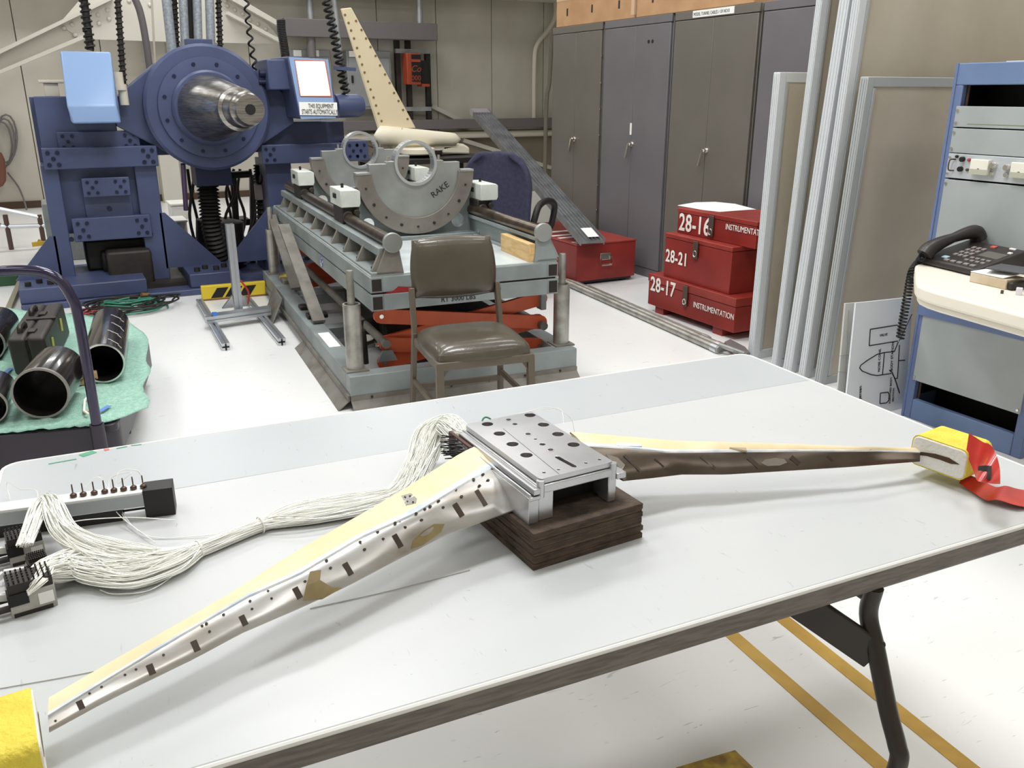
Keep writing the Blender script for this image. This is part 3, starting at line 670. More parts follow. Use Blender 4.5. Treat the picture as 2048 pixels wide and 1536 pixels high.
# a few loose long tubes
lo = MB()
loose = [[(170, 975, .05), (200, 955, .06), (235, 1010, .02), (290, 1070, .004), (400, 1072, .003), (520, 1055, .01)],
         [(236, 968, .055), (262, 945, .07), (220, 960, .05), (230, 1020, .02), (300, 1078, .006)],
         [(285, 955, .05), (270, 940, .065), (235, 950, .06), (245, 1030, .012), (310, 1085, .006)],
         [(20, 1000, .004), (14, 965, .03), (40, 978, .05), (75, 985, .06), (60, 1040, .02), (20, 1035, .004)],
         [(200, 1180, .004), (230, 1188, .003), (300, 1180, .004), (360, 1140, .006), (395, 1105, .01)],
         [(350, 1040, .03), (250, 1035, .04), (140, 1045, .04), (110, 1075, .04)]]
for L in loose: tt.part('loose_tube', MB().tube(bez([onz(x, y, TZ+h) for x, y, h in L], 9), .0008, 5), M_clear, world=True, smooth=80)
lo.tube(bez([onz(1150, 870, TZ+.06), onz(1140, 835, TZ+.09), onz(1100, 815, TZ+.11), onz(1050, 825, TZ+.12), onz(1010, 835, TZ+.10)], 9), .0007, 5)
lo2 = MB().tube(bez([onz(1080, 820, TZ+.09), onz(1120, 818, TZ+.1), onz(1128, 850, TZ+.08)], 9), .0006, 5)
tt.part('loose_tube', lo, M_clear, world=True, smooth=80); tt.part('loose_tube', lo2, M_clear, world=True, smooth=80)
for x0, y0, x1, y1 in ((0, 1377, 330, 1312), (620, 1217, 940, 1140)):
    solid('stray_filament', MB().tube(bez([onz(x0, y0, TZ+.001), onz((x0+x1)/2, (y0+y1)/2+3, TZ+.001), onz(x1, y1, TZ+.001)], 8), .0006, 5), mat('grey_filament', '#a8a59b', .4), 'thin stray filament lying on the table %s' % ('beside the left foam guard' if x0 == 0 else 'under the left wing'), 'filament')

# ================================================================ tube manifolds at the left
q0 = onz(118, 1062, TZ); q1 = onz(352, 1029, TZ); ang = math.degrees(math.atan2((q1-q0).y, (q1-q0).x))
mf = Thing('tube_manifold', 'white bar manifold with eight fittings and a black end block', 'manifold', tuple(q1), ang)
M_mfw = mat('manifold_white', '#e9e9e8', .35); M_mfg = mat('manifold_grey', '#a2a7a9', .4, .3)
L_ = (q1-q0).length
mf.part('end_block', MB().box((-.048, 0, 0), (0, .04, .052)), mat('block_black', '#15110f', .5), bevel=.001)
mf.part('bar', MB().box((-L_-.12, .002, .022), (-.048, .036, .050)), M_mfw, bevel=.001)
mf.part('bar_face', MB().box((-L_-.12, .0005, .024), (-.048, .002, .0455)), M_mfg)
mf.part('base_channel', MB().box((-.28, .004, 0), (-.085, .034, .022)), MATS['block_black'], bevel=.001)
mf.part('rod', MB().cyl((-.09, .018, .012), (-.048, .018, .012), .002), M_dark)
ft = MB().lathe([(.002, 0), (.0055, .001), (.0055, .005), (.003, .007), (.0012, .0075), (.0011, .022), (.0006, .024)], (0, 0, 0), (0, 0, 1), 10).mesh('fitting'); ft.materials.append(mat('fitting_brown', '#5b4a40', .35, .6))
for p_ in ft.polygons: p_.use_smooth = True
for x, y in ((143, 1004), (164, 998), (186, 996), (208, 990), (227, 986), (247, 981), (267, 977), (287, 972)):
    q = mf.z(x, y, .052); o = bpy.data.objects.new('fitting', ft); COL.objects.link(o); o.parent = mf.o; o.location = (q.x, .018, .050)
# left block connectors
def connector(px, py, label, w_=.05, d_=.035, h_=.042, deg=12, dk=True):
    q = onz(px, py, TZ); t = Thing('tube_connector', label, 'connector', tuple(q), deg, 'tube connectors at the table left')
    t.part('body', MB().box((0, 0, 0), (w_, d_, h_*.7)), mat('connector_grey', '#b9b6b0', .5, col2='#a7a39b', scale=30), bevel=.001)
    t.part('black_face', MB().box((-.001, -.0012, h_*.36), (w_*.42, d_*.5, h_*.72)), M_black)
    t.part('card', MB().box((w_*.62, -.001, h_*.2), (w_*.95, 0, h_*.55)), M_paper)
    t.part('head', MB().box((.001, .001, h_*.7), (w_-.001, d_-.001, h_)), M_dark2)
    t.part('foot_plate', MB().box((.003, -.001, -.0), (w_-.006, d_*.2, h_*.12)), M_dark2)
    st = MB()
    for i in range(9):
        for j in range(5): st.cyl((.004+i*(w_-.008)/8, .004+j*(d_-.008)/4, h_), (.004+i*(w_-.008)/8, .004+j*(d_-.008)/4, h_+.006), .0012, n=5)
    t.part('pins', st, M_dark2, kind='stuff')
    t.part('side_lever', MB().bar((0, d_*.5, h_*.5), (-.03, d_*.6, h_*.6), .006, .01).bar((-.03, d_*.6, h_*.6), (-.055, d_*.4, h_*.2), .006, .008), M_mfw)
    t.part('side_screw', MB().cyl((-.03, d_*.1, h_*.3), (0, d_*.1, h_*.3), .005, n=10).cyl((-.03, d_*.8, h_*.3), (0, d_*.8, h_*.3), .005, n=10), M_dark2)
connector(25, 1238, 'grey block connector with white card nearest the left foam guard', .058, .04, .05, 8)
connector(22, 1135, 'dark block connector of the tubing behind the nearer one', .05, .036, .045, 8)
connector(62, 1165, 'small block connector hidden in the tubing between the other two', .03, .03, .03, 10)
t = Thing('spacer_rail', 'white spacer rail with brown rod at the far left table side', 'rail', tuple(onz(2, 1060, TZ)), ang)
t.part('rail', MB().box((-.1, 0, 0), (.03, .02, .014)), M_mfw, bevel=.001)
t.part('rod', MB().cyl((-.1, .03, .018), (.045, .03, .018), .002), mat('brown_rod', '#6b5138', .4))
t.part('collar', MB().cyl((.0, .03, .018), (.006, .03, .018), .0045), MATS['brown_rod'])
# ================================================================ scissor lift cart
M_lift = mat('lift_grey_green', '#8c9494', .45, col2='#7b8282', scale=5)
M_lift_l = mat('lift_deck', '#c2cac9', .4, col2='#b0b8b8', scale=6)
M_lift_d = mat('lift_dull', '#7f7b73', .55, col2='#69645c', scale=9)
M_orange = mat('scissor_orange', '#d9623a', .45, col2='#c95530', scale=5)
M_cast = mat('cast_alu', '#a5a7a5', .42, .55, col2='#8f918f', scale=4)
M_castd = mat('cast_brownish', '#8c8680', .45, .5, col2='#7d766f', scale=7)
M_tubegal = mat('galvanised', '#b4b2ab', .38, .7, col2='#94918a', scale=14)
M_shaft = mat('oily_shaft', '#6b5c4d', .3, .8, col2='#4e4238', scale=12)
M_offw = mat('offwhite_block', '#d2d6d0', .55, col2='#c0c4be', scale=9)
lf = Thing('scissor_lift_table', 'grey scissor lift table with orange arms and four corner posts', 'lift table', (1.085, 3.70, 0), -4)
W_, Ln = 1.205, 2.80
lf.part('base_beam', MB().box((0, .02, .065), (W_, .11, .165)), M_lift, bevel=.004)
lf.part('base_beam', MB().box((0, Ln-.1, .065), (W_, Ln, .165)), M_lift, bevel=.004)
lf.part('base_beam', MB().box((0, .11, .065), (.1, Ln-.1, .165)), M_lift, bevel=.004)
lf.part('base_beam', MB().box((W_-.1, .11, .065), (W_, Ln-.1, .165)), M_lift, bevel=.004)
lf.part('cross_member', MB().box((.1, 1.0, .08), (W_-.1, 1.1, .15)), M_lift, bevel=.004)
lf.part('cross_member', MB().box((.1, 1.9, .08), (W_-.1, 2.0, .15)), M_lift, bevel=.004)
def skirt(a, b, out):
    a = V(a); b = V(b); o = V(out)
    s = MB().hexa([a+V((0, 0, .045)), b+V((0, 0, .045)), b+V((0, 0, .068)), a+V((0, 0, .068))], [a+o*.006+V((0, 0, .045)), b+o*.006+V((0, 0, .045)), b+o*.006+V((0, 0, .068)), a+o*.006+V((0, 0, .068))])
    f = MB().hexa([a+V((0, 0, .045)), b+V((0, 0, .045)), b+o*.006+V((0, 0, .045)), a+o*.006+V((0, 0, .045))], [a+o*.055+V((0, 0, .002)), b+o*.055+V((0, 0, .002)), b+o*.062+V((0, 0, .002)), a+o*.062+V((0, 0, .002))])
    p = lf.part('toe_skirt', f, M_lift_d, smooth=0); q = lf.part('skirt_strip', s, M_lift_d, p, smooth=0)
    n = max(3, int((b-a).length/.2))
    for i in range(n):
        c = a.lerp(b, (i+.5)/n)+V((0, 0, .057)); lf.part('screw', MB().cyl(c+o*.005, c+o*.011, .006, n=8), M_dark2, p)
skirt((.0, .02, 0), (W_, .02, 0), (0, -1, 0))
skirt((.0, 1.18, 0), (0, .03, 0), (-1, 0, 0))
lf.part('side_rail', MB().box((-.012, .03, .045), (0, Ln, .07)), M_lift_d, smooth=0)
lf.part('guard_plate', MB().hexa([(-.02, 1.85, .15), (-.01, 1.85, .15), (-.01, 2.15, .17), (-.02, 2.15, .17)], [(-.10, 1.80, .003), (-.09, 1.80, .003), (-.09, 2.1, .003), (-.10, 2.1, .003)]), M_lift_d, smooth=0)
for x, y in ((.055, .13), (1.165, .13), (.07, 2.66), (1.15, 2.66)):
    s = lf.part('post_sleeve', MB().lathe([(.042, .165), (.042, .49), (.034, .49), (.034, .46), (.001, .46)], (x, y, 0), (0, 0, 1), 20), M_tubegal)
    lf.part('post_rod', MB().lathe([(.0185, .40), (.0185, .64), (.015, .648)], (x, y, 0), (0, 0, 1), 16), M_tubegal, s)
    lf.part('post_foot', MB().box((x-.055, y-.055, .163), (x+.055, y+.055, .172)), M_lift_d, s)
# top frames
M_tubein = mat('tube_inside', '#241d17', .8)
def topframe(x0, x1, y0, y1, z0, z1):
    for xa, xb in ((x0, x0+.06), (x1-.06, x1)):
        o = lf.part('side_tube', MB().box((xa, y0, z0), (xb, y1, z1)), M_lift, bevel=.003)
        lf.part('open_end', MB().box((xa+.008, y0-.0015, z0+.008), (xb-.006, y0+.01, z1-.01)), M_tubein, o, smooth=0)
    lf.part('end_beam', MB().box((x0+.06, y0, z0), (x1-.06, y0+.07, z1)), M_lift, bevel=.003)
    lf.part('end_beam', MB().box((x0+.06, y1-.07, z0), (x1-.06, y1, z1)), M_lift, bevel=.003)
topframe(.13, 1.10, .045, 2.9, .462, .54)
topframe(.13, 1.10, .05, 2.9, .548, .622)
lf.part('gap_strip', MB().box((.14, .06, .538), (1.09, 2.88, .55)), mat('gap_brown', '#3f2a1d', .8), smooth=0)  # dark brown strip between the two top frames
lf.part('deck', MB().box((.135, .055, .62), (1.095, 2.89, .632)), M_lift_l, bevel=.002)
q = lf.y(766, 583, .05); 
sm = [(0, 0), (.05, .012), (.075, .03), (.1, .026), (.15, .02), (.16, .004), (.1, -.004)]
lf.part('paint_smear', MB().prism([(q.x-.0+a, .0485, q.z+b-.012) for a, b in sm], (0, .002, 0)), mat('smear_red', '#8c1f22', .6), smooth=0)
q = lf.y(882, 604, .045); lettering('lettering', 'RT 3000 LBS', .034, (q.x, .0435, q.z), (1, 0, 0), (0, 0, 1), M_ltext, lf.o)
q = lf.y(990, 585, .045); lettering('lettering', 'DS N\nCAP\nS N4', .014, (q.x, .0435, q.z+.012), (1, 0, 0), (0, 0, 1), M_ltext, lf.o)
q = lf.x(643, 518, .13); lf.part('round_sticker', MB().cyl((.1295, q.y, .508), (.1278, q.y, .508), .032, n=24), mat('sticker', '#dfe2ea', .4, col2='#5e63a8', scale=30, lo=.5, hi=.52))
# scissor arms
def arm(y, a, b, w_=.075):
    a = V((a[0], y, a[1])); b = V((b[0], y, b[1])); d = (b-a).normalized(); n = V((-d.z, 0, d.x)); pts = []
    for c, s in ((a, -1), (b, 1)):
        for i in range(7):
            t = -PI/2+PI*i/6; pts.append(c+(d*s*math.cos(t)+n*s*math.sin(t))*w_/2)
    o = lf.part('scissor_arm', MB().prism(pts, (0, .022, 0)), M_orange, smooth=30, bevel=.002)
    for c in (a, b): lf.part('pivot_bolt', MB().cyl(c-V((0, .006, 0)), c+V((0, .03, 0)), .011, n=8), M_chrome, o)
for y in (.24, 2.3):
    arm(y, (.225, .385), (1.10, .262)); arm(y+.03, (1.115, .385), (.25, .235))
    arm(y, (.25, .235), (1.09, .135)); arm(y+.03, (1.10, .262), (.24, .135))
    lf.part('pivot_bracket', MB().prism([(.19, y-.03, .16), (.29, y-.03, .16), (.265, y-.03, .215), (.215, y-.03, .215)], (0, .012, 0)), M_lift, smooth=0)
    lf.part('pivot_bracket', MB().box((1.10, y, .33), (1.13, y+.06, .462)), M_lift)
for x in (.235, 1.1): lf.part('cross_shaft', MB().cyl((x, .2, .25), (x, 2.4, .25), .022), M_lift_d)
# struts and drive gear under the deck
lf.part('side_strut', MB().bar((.07, 2.05, .60), (.07, 1.05, .18), .018, .07, (1, 0, 0)), M_lift_d)
lf.part('side_strut', MB().bar((.09, 2.7, .58), (.09, 1.9, .2), .018, .06, (1, 0, 0)), M_lift_d)
lf.part('drive_housing', MB().box((.3, .5, .1), (.95, 1.4, .3)), M_dark2, bevel=.02)
lf.part('hydraulic_ram', MB().cyl((.6, .5, .2), (.62, 1.9, .42), .05), M_dark2)
lf.part('hydraulic_ram', MB().cyl((.35, .6, .2), (.37, 1.9, .40), .03), M_lift_d)
lf.part('pump_motor', MB().cyl((.2, .62, .2), (.42, .7, .22), .07, n=20), M_dark2, bevel=.004)
lf.part('lever', MB().cyl((.16, .35, .12), (.15, .33, .30), .016), M_dark2)
lf.part('handwheel', MB().lathe([(.02, .2), (.06, .2), (.065, .206), (.055, .212), (.01, .215)], (.17, .45, .02), (0, 0, 1), 16), M_white)
lf.part('foot_pedal', MB().box((.03, 1.18, .165), (.15, 1.26, .19)), M_dark2, bevel=.006)
lf.part('foot_pedal', MB().box((.03, 1.42, .165), (.15, 1.5, .19)), M_dark2, bevel=.006)
lf.part('cable_loop', MB().tube([(1.03+.028*math.cos(a), .5, .30+.028*math.sin(a)) for a in [2*PI*i/16 for i in range(16)]], .007, 8, closed=True), M_dark)
for yy in (.3, .95): lf.part('pin_handle', MB().cyl((.2, yy, .23), (.26, yy, .23), .014, n=10), M_chrome)
lf.part('caution_plate', MB().box((.02, .55, .165), (.08, .85, .1675)), M_paper, smooth=0)
lf.part('castor_wheel', MB().lathe([(.03, -.02), (.085, -.018), (.09, 0), (.085, .018), (.03, .02)], (.1, 2.3, .22), (.9, .3, 0), 20), M_chrome)
lf.part('castor_fork', MB().box((.06, 2.22, .1), (.15, 2.38, .2)), M_lift_d, bevel=.01)

# ================================================================ linear rails on the deck
def rail(x, sgn, label):
    t = Thing('linear_rail', label, 'rail', tuple(lf.W((x, .05, .632))), -4, 'shaft rails on the lift deck')
    L0 = 2.75
    t.part('shaft', MB().cyl((0, .0, .145), (0, L0, .145), .031, n=18), M_shaft)
    t.part('end_cap', MB().cyl((0, -.012, .145), (0, .012, .145), .046, n=28), M_cast, bevel=.003)
    t.part('support_web', MB().box((-.008, .05, .012), (.008, L0, .12)), M_lift, bevel=.002)
    t.part('support_flange', MB().box((-.028*1, .03, .098), (.028, L0, .118)).box((sgn*.03, .03, .078), (sgn*.06, L0, .118)), M_lift, bevel=.003)
    t.part('support_foot', MB().box((-.108 if sgn < 0 else -.03, .0, 0), (.03 if sgn < 0 else .083, L0, .012)), M_lift, bevel=.002)
    rm = MB().prism([(sgn*.009, 0, .012), (sgn*.10, 0, .012), (sgn*.055, 0, .1), (sgn*.009, 0, .1)], (0, .024, 0)).mesh('rib'); rm.materials.append(M_lift_d if sgn < 0 else M_lift)
    for i in range(10):
        o = bpy.data.objects.new('rib', rm); COL.objects.link(o); o.parent = t.o; o.location = (0, .02+i*.285, 0)
        b = t.part('bolt', MB().cyl((sgn*.07, .1+i*.285, .012), (sgn*.07, .1+i*.285, .022), .012, n=6), M_dark2)
    t.part('end_plate', MB().prism([(-.085 if sgn < 0 else -.05, 0, 0), (.05 if sgn < 0 else .085, 0, 0), (.03, 0, .12), (-.03, 0, .12)], (0, .022, 0)), M_lift_d if sgn < 0 else M_lift, bevel=.002)
    return t
rail(.245, -1, 'brown shaft rail with ribbed grey support along the left of the lift')
rail(1.015, 1, 'brown shaft rail with ribbed grey support beside the pine block')
# ================================================================ ring cradles with white end blocks
def cradle(y, label, txt):
    t = Thing('ring_cradle', label, 'cradle', tuple(lf.W((.655, y, .632))), -4, 'ring cradles on the lift deck')
    zc = .375
    Ro, Ri = .345, .265
    sad = [(-.36, .0), (.36, .0), (.38, .06), (.335, .30)]+[(Ro*math.cos(a), zc+Ro*math.sin(a)) for a in [R(-12-i*12) for i in range(14)]]+[(-.335, .30), (-.38, .06)]
    sad2 = [(-.40, .02), (-.33, 0.0), (.33, 0.0), (.40, .02), (.37, .30), (.33, .30)]+circ(0, zc, .322, 20, R(-10), R(-170))+[(-.33, .30), (-.37, .30)]
    T2 = lambda a, b, h: V((a, h, b))
    t.part('saddle', plate_holes(MB(), sad2, [circ(.27, .085, .04, 16), circ(-.27, .085, .04, 16)], lambda a, b, h: V((a, .03+h, b)), .03), M_lift, smooth=30, bevel=.003)
    t.part('saddle_foot', MB().box((-.42, -.06, 0), (.42, .14, .022)), M_lift, bevel=.004)
    half = circ(0, zc, Ro, 40, PI, 2*PI); inn = circ(0, zc, Ri-.012, 36, 2*PI, PI)
    t.part('outer_flange', plate_holes(MB(), half+inn, [], lambda a, b, h: V((a, -.045+h, b)), .06), M_castd, smooth=30, bevel=.002)
    ring_c = zc+.05; rr = .108
    body = circ(0, zc, Ri+.0, 36, PI, 2*PI)+[(Ri, zc+.05), (.17, zc+.05), (.165, zc+.062), (.126, zc+.062)]+[(.124*math.cos(a), ring_c+.124*math.sin(a)) for a in [R(6+i*8.4) for i in range(21)]]+[(-.126, zc+.062), (-.165, zc+.062), (-.17, zc+.05), (-Ri, zc+.05)]
    b = t.part('cradle_plate', plate_holes(MB(), body, [circ(0, ring_c, rr, 36)], lambda a, b, h: V((a, -.032+h, b)), .055), M_cast, smooth=30, bevel=.002)
    t.part('ring_rim', MB().lathe([(rr, -.012), (.124, -.012), (.124, .06), (rr, .06), (rr, -.012)], (0, -.035, ring_c), (0, 1, 0), 40, False), M_alu)
    for k in range(9):
        a = R(195+k*18.75); c = V((.303*math.cos(a), -.046, zc+.303*math.sin(a)))
        t.part('flange_bolt', MB().cyl(c, c-V((0, .006, 0)), .0085 if k % 2 else .006, n=10), M_dark2)
    for s in (-1, 1):
        t.part('clamp_screw', MB().cyl((s*.148, -.005, zc+.06), (s*.148, -.005, zc+.09), .009, n=8), M_chrome)
        t.part('flange_step', MB().box((s*.265, -.05, zc-.005), (s*.345, .02, zc+.008)), M_cast, bevel=.002)
    if txt: lettering('lettering', txt, .05, (.10, -.0335, zc-.150), (.83, 0, .55), (-.55, 0, .83), M_ltext, b)
    for s in (-1, 1):
        bl = t.part('end_block', MB().prism([(s*.405-.05, -.13, .21), (s*.405+.05, -.13, .21), (s*.405+.058, -.13, .228), (s*.405+.058, -.13, .292), (s*.405+.045, -.13, .302), (s*.405-.05, -.13, .302)], (0, .27, 0)), M_offw, bevel=.004)
        t.part('block_pin', MB().cyl((s*.41, .02, .30), (s*.41, .02, .325), .008, n=8), M_dark, bl)
        t.part('block_slot', MB().box((s*.405-s*.0-.0585, -.02, .25), (s*.405-.05, .03, .275)), M_dark, bl)
        t.part('bearing', MB().box((s*.395-.05, -.1, .1), (s*.395+.045, .12, .212)).cyl((s*.395-.02, -.12, .16), (s*.395-.02, -.1, .16), .03).cyl((s*.395+.025, -.13, .18), (s*.395+.025, -.1, .18), .018), M_dark2, bevel=.006)
        t.part('bearing_arm', MB().bar((s*.36, -.1, .02), (s*.40, -.1, .14), .03, .03, (0, 1, 0)), M_lift)
    return t
cradle(1.0, 'front aluminium ring cradle marked in black ink on the lift', 'RAKE')
cradle(2.25, 'rear aluminium ring cradle behind the inked one on the lift', '')
# pine block standing on the deck
a = lf.z(1009, 500, .632); b = lf.z(1064.7, 524, .632)
solid('wood_block', MB().box((0, 0, 0), (.037, (a-b).length, .09)), M_pine, 'pine wood block standing on the lift deck beside the rail', 'wood block', bevel=.002)
o = bpy.data.objects['wood_block']; o.location = lf.W(b+V((-.022, .0, 0))); o.rotation_euler = (0, 0, R(-4)-math.atan2(a.x-b.x, a.y-b.y))
# ================================================================ olive steel chair
M_vinyl = mat('olive_vinyl', '#524b40', .28, col2='#4a4338', scale=7, bump=.08, bscale=200, coat=.25)
M_frame = mat('chair_frame', '#5f5548', .4)
ch = Thing('steel_chair', 'olive vinyl steel office chair standing behind the table', 'chair', (1.475, 3.19, 0), -8)
def pillow(x0, x1, y0, y1, z0, z1, dome, rc=.05, nx=14, ny=14, axis='z'):
    rows = []; rows2 = []
    for j in range(ny+1):
        r1 = []; r2 = []
        for i in range(nx+1):
            u = i/nx; v = j/ny; X = x0+(x1-x0)*u; Y = y0+(y1-y0)*v
            # squash the square toward rounded corners
            cx, cy = (x0+x1)/2, (y0+y1)/2; a, b = (X-cx)/((x1-x0)/2), (Y-cy)/((y1-y0)/2)
            k = 1-.10*(a*a*b*b); X = cx+a*k*(x1-x0)/2; Y = cy+b*k*(y1-y0)/2
            d = (1-abs(a)**4)*(1-abs(b)**4); r1.append(V((X, Y, z1-dome+dome*d**.6))); r2.append(V((X, Y, z0)))
        rows.append(r1); rows2.append(r2)
    mb = MB().grid(rows); n = (nx+1)*(ny+1); mb.grid(rows2)
    per = [i for i in range(nx+1)]+[(nx+1)*j+nx for j in range(1, ny+1)]+[(nx+1)*ny+i for i in range(nx-1, -1, -1)]+[(nx+1)*j for j in range(ny-1, 0, -1)]
    mb.f += [(per[i], per[(i+1) % len(per)], per[(i+1) % len(per)]+n, per[i]+n) for i in range(len(per))]
    return mb
ch.part('seat', pillow(-.215, .215, -.215, .20, .405, .478, .045), M_vinyl, smooth=60)
ch.part('seat_frame', MB().box((-.208, -.21, .372), (.208, .195, .407)), M_frame, bevel=.004)
bm_ = pillow(-.20, .20, 0, .27, 0, .055, .03)
bm_.v = [V((p.x*(1-.06*(p.y/.27)), .225+p.z*-.9+(p.y*.12)+.03-.035*(p.x/.2)**2*0, .565+p.y)) for p in bm_.v]
ch.part('backrest', bm_, M_vinyl, smooth=60)
ch.part('backrest_shell', MB().hexa([(-.196, .245, .57), (.196, .245, .57), (.196, .265, .57), (-.196, .265, .57)], [(-.18, .275, .825), (.18, .275, .825), (.18, .292, .825), (-.18, .292, .825)]), M_frame, bevel=.006)
for s in (-1, 1):
    ch.part('leg', MB().bar((s*.195, -.195, .40), (s*.2, -.215, 0), .03, .03, (0, 1, 0)).prism([(s*.18, -.203, .38), (s*.15, -.203, .38), (s*.18, -.203, .34)], (0, .02, 0)), M_frame, bevel=.003)
    ch.part('leg', MB().bar((s*.197, .245, .62), (s*.2, .205, .42), .022, .034, (0, 1, 0)).bar((s*.2, .205, .43), (s*.215, .25, 0), .022, .034, (0, 1, 0)), M_frame, bevel=.003)
    ch.part('stretcher', MB().bar((s*.198, -.2, .2), (s*.207, .225, .2), .016, .024), M_frame, bevel=.002)
ch.part('stretcher', MB().bar((-.2, .222, .17), (.2, .222, .17), .016, .024), M_frame, bevel=.002)

# ================================================================ blue office chair behind the lift
oc = Thing('office_chair', 'dark blue swivel chair with black arm loops behind the lift', 'chair', (2.72, 5.45, 0), 128)
M_navy = mat('navy_fabric', '#37374f', .85, col2='#302f45', scale=40)
rows = []
for j in range(15):
    v = j/14; hw = max(.10, .275*math.sqrt(max(0, 1-max(0, (v-.60)/.41)**2))*(1-.08*(1-v)))
    rows.append([V((hw*a, .0+.05*a*a+.03*v-.08*v, .42+.63*v-.05*a*a*max(0, v-.85)/.15)) for a in [i/8-1 for i in range(17)]])
sh = MB().grid(rows); o = oc.part('backrest', sh, M_navy, smooth=70); md = o.modifiers.new('thick', 'SOLIDIFY'); md.thickness = .05; md2 = o.modifiers.new('soft', 'SUBSURF'); md2.levels = 1; md2.render_levels = 1
oc.part('seat', pillow(-.25, .25, -.5, -.02, .40, .49, .05), M_navy, smooth=60)
for s in (-1, 1):
    oc.part('armrest', MB().tube(bez([(s*.25, -.04, .46), (s*.29, -.03, .60), (s*.30, -.09, .685), (s*.30, -.25, .70), (s*.29, -.40, .65), (s*.26, -.43, .52), (s*.24, -.40, .45)], 6), .024, 10), M_dark)
oc.part('gas_column', MB().cyl((0, -.25, .1), (0, -.25, .41), .03), M_dark)
for k in range(5):
    a = 2*PI*k/5; oc.part('base_leg', MB().bar((0, -.25, .11), (.28*math.cos(a), -.25+.28*math.sin(a), .07), .05, .03), M_dark)
    oc.part('castor', MB().cyl((.28*math.cos(a)-.02, -.25+.28*math.sin(a), .028), (.28*math.cos(a)+.02, -.25+.28*math.sin(a), .028), .028), M_dark)

# ================================================================ red instrument cases
M_redl = mat('red_lid', '#97342b', .42, col2='#862820', scale=4)
M_iron = mat('old_iron', '#5a4a42', .5, .4)
def stencil(t, txt, size, p, parent=None, xd=(0, -1, 0), yd=(0, 0, 1), sx=1): lettering('lettering', txt, size, p, xd, yd, M_wtext, parent or t.o, sx=sx, bold=size*.018 if size > .1 else 0)
def case(y_far, y_near, x0, dep, z0, z1, lid, txt, ts, label, deg=0, sub=None, skids=False, tpx=None):
    """case whose long front looks towards -x; y_far/y_near are its ends"""
    t = Thing('instrument_case', label, 'case', (x0, y_near, z0), deg, 'red stencilled instrument cases'); L0 = y_far-y_near; h = z1-z0; b0 = .05 if skids else 0
    body = t.part('body', MB().box((.004, 0.004, b0), (dep-.004, L0-.004, h-lid)), M_red, bevel=.004)
    lidp = t.part('lid', MB().box((0, 0, h-lid+.002), (dep, L0, h)), M_redl, bevel=.004)
    if skids:
        for yy in (.12, L0-.16): t.part('skid', MB().box((.02, yy, 0), (dep-.02, yy+.09, b0)), M_red, bevel=.003)
    stencil(t, txt, ts, (-.001, L0*.965, h*.40 if tpx is None else tpx), body, sx=.82)
    if sub: stencil(t, sub[0], sub[1], (-.001, sub[2]*L0, sub[3]*h), body, sx=.8)
    hy = L0*(.5 if not sub else .53)
    hm = MB().box((-.012, hy-.022, h-lid-.09 if h > .22 else .02), (-.002, hy+.022, h-.01))
    t.part('hasp', hm, M_iron, lidp, bevel=.003)
    t.part('staple', MB().tube([(-.012+.0*math.cos(a), hy+.014*math.cos(a), (h-lid-.06 if h > .22 else .05)+.018*math.sin(a)) for a in [2*PI*i/12 for i in range(12)]], .004, 6, closed=True), M_chrome, body)
    return t, body, L0, h
X0 = 3.50
def zy(x, y, X): q = onx(x, y, X); return q.y, q.z
yf, zt = zy(1297, 543, X0); yn, zt2 = zy(1472, 601, X0)
case(yf, yn, X0, .50, 0, (zt+zt2)/2, .055, '28-17', .135, 'lowest red instrument case of the stack stencilled 28-17', sub=('INSTRUMENTATION', .052, .44, .50), skids=True, tpx=.155)
Z1 = (zt+zt2)/2
X1 = 3.53
yf, za = zy(1330, 463, X1); yn, zb = zy(1465, 497, X1)
Z2 = (za+zb)/2
case(yf, yn, X1, .36, Z1, Z2, .03, '28-21', .115, 'middle red instrument case of the stack stencilled 28-21', tpx=.105)
X2 = 3.60
yf, za = zy(1355, 416, X2); yn, zb = zy(1515, 443, X2)
Z3 = (za+zb)/2
case(yf, yn, X2, .40, Z2, Z3, .03, '28-16', .155, 'topmost red instrument case of the stack stencilled 28-16', sub=('INSTRUMENTATION', .05, .36, .52), tpx=.022)
P5 = [onz(x, y, Z3+.002) for x, y in ((1355, 411), (1390, 405), (1430, 404), (1470, 408), (1512, 419), (1480, 421), (1440, 424), (1405, 420))]
pm_ = MB().prism(P5, (0, 0, .0015)); solid('paper_sheet', pm_, M_paper, 'white paper sheet lying on the topmost red case', 'paper', smooth=0)
solid('wood_offcut', MB().box((3.62, 3.45, 0), (3.9, 3.6, .05)), M_pine, 'small pine offcut on the floor behind the red cases', 'wood', bevel=.003)
# red case at the far left with a drawn handle
yb = 5.56; zt = ony(1156, 489, yb).z; xa = ony(1153, 530, yb).x; xb = ony(1270, 520, yb).x
rl = Thing('tool_case', 'red steel case with chrome drop handle under the leaning plank', 'case', (xa, yb, 0), 0, None); w_ = xb-xa; d_ = 1.15
b_ = rl.part('body', MB().box((0, 0, .035), (w_, d_, zt-.012)), M_red, bevel=.004)
rl.part('lid', MB().box((-.004, -.004, zt-.012), (w_+.004, d_+.004, zt)), M_redl, bevel=.003)
rl.part('base_board', MB().box((.02, .02, .015), (w_-.02, d_-.02, .035)), M_dark2)
for x in (.05, w_-.1):
    rl.part('foot', MB().box((x, .05, 0), (x+.05, d_-.05, .016)), M_dark2)
q = rl.y(1210, 517, 0); hz_ = q.z
hp = rl.part('handle_plate', MB().box((q.x-.05, -.008, hz_-.01), (q.x+.05, 0, hz_+.045)), M_chrome, bevel=.004)
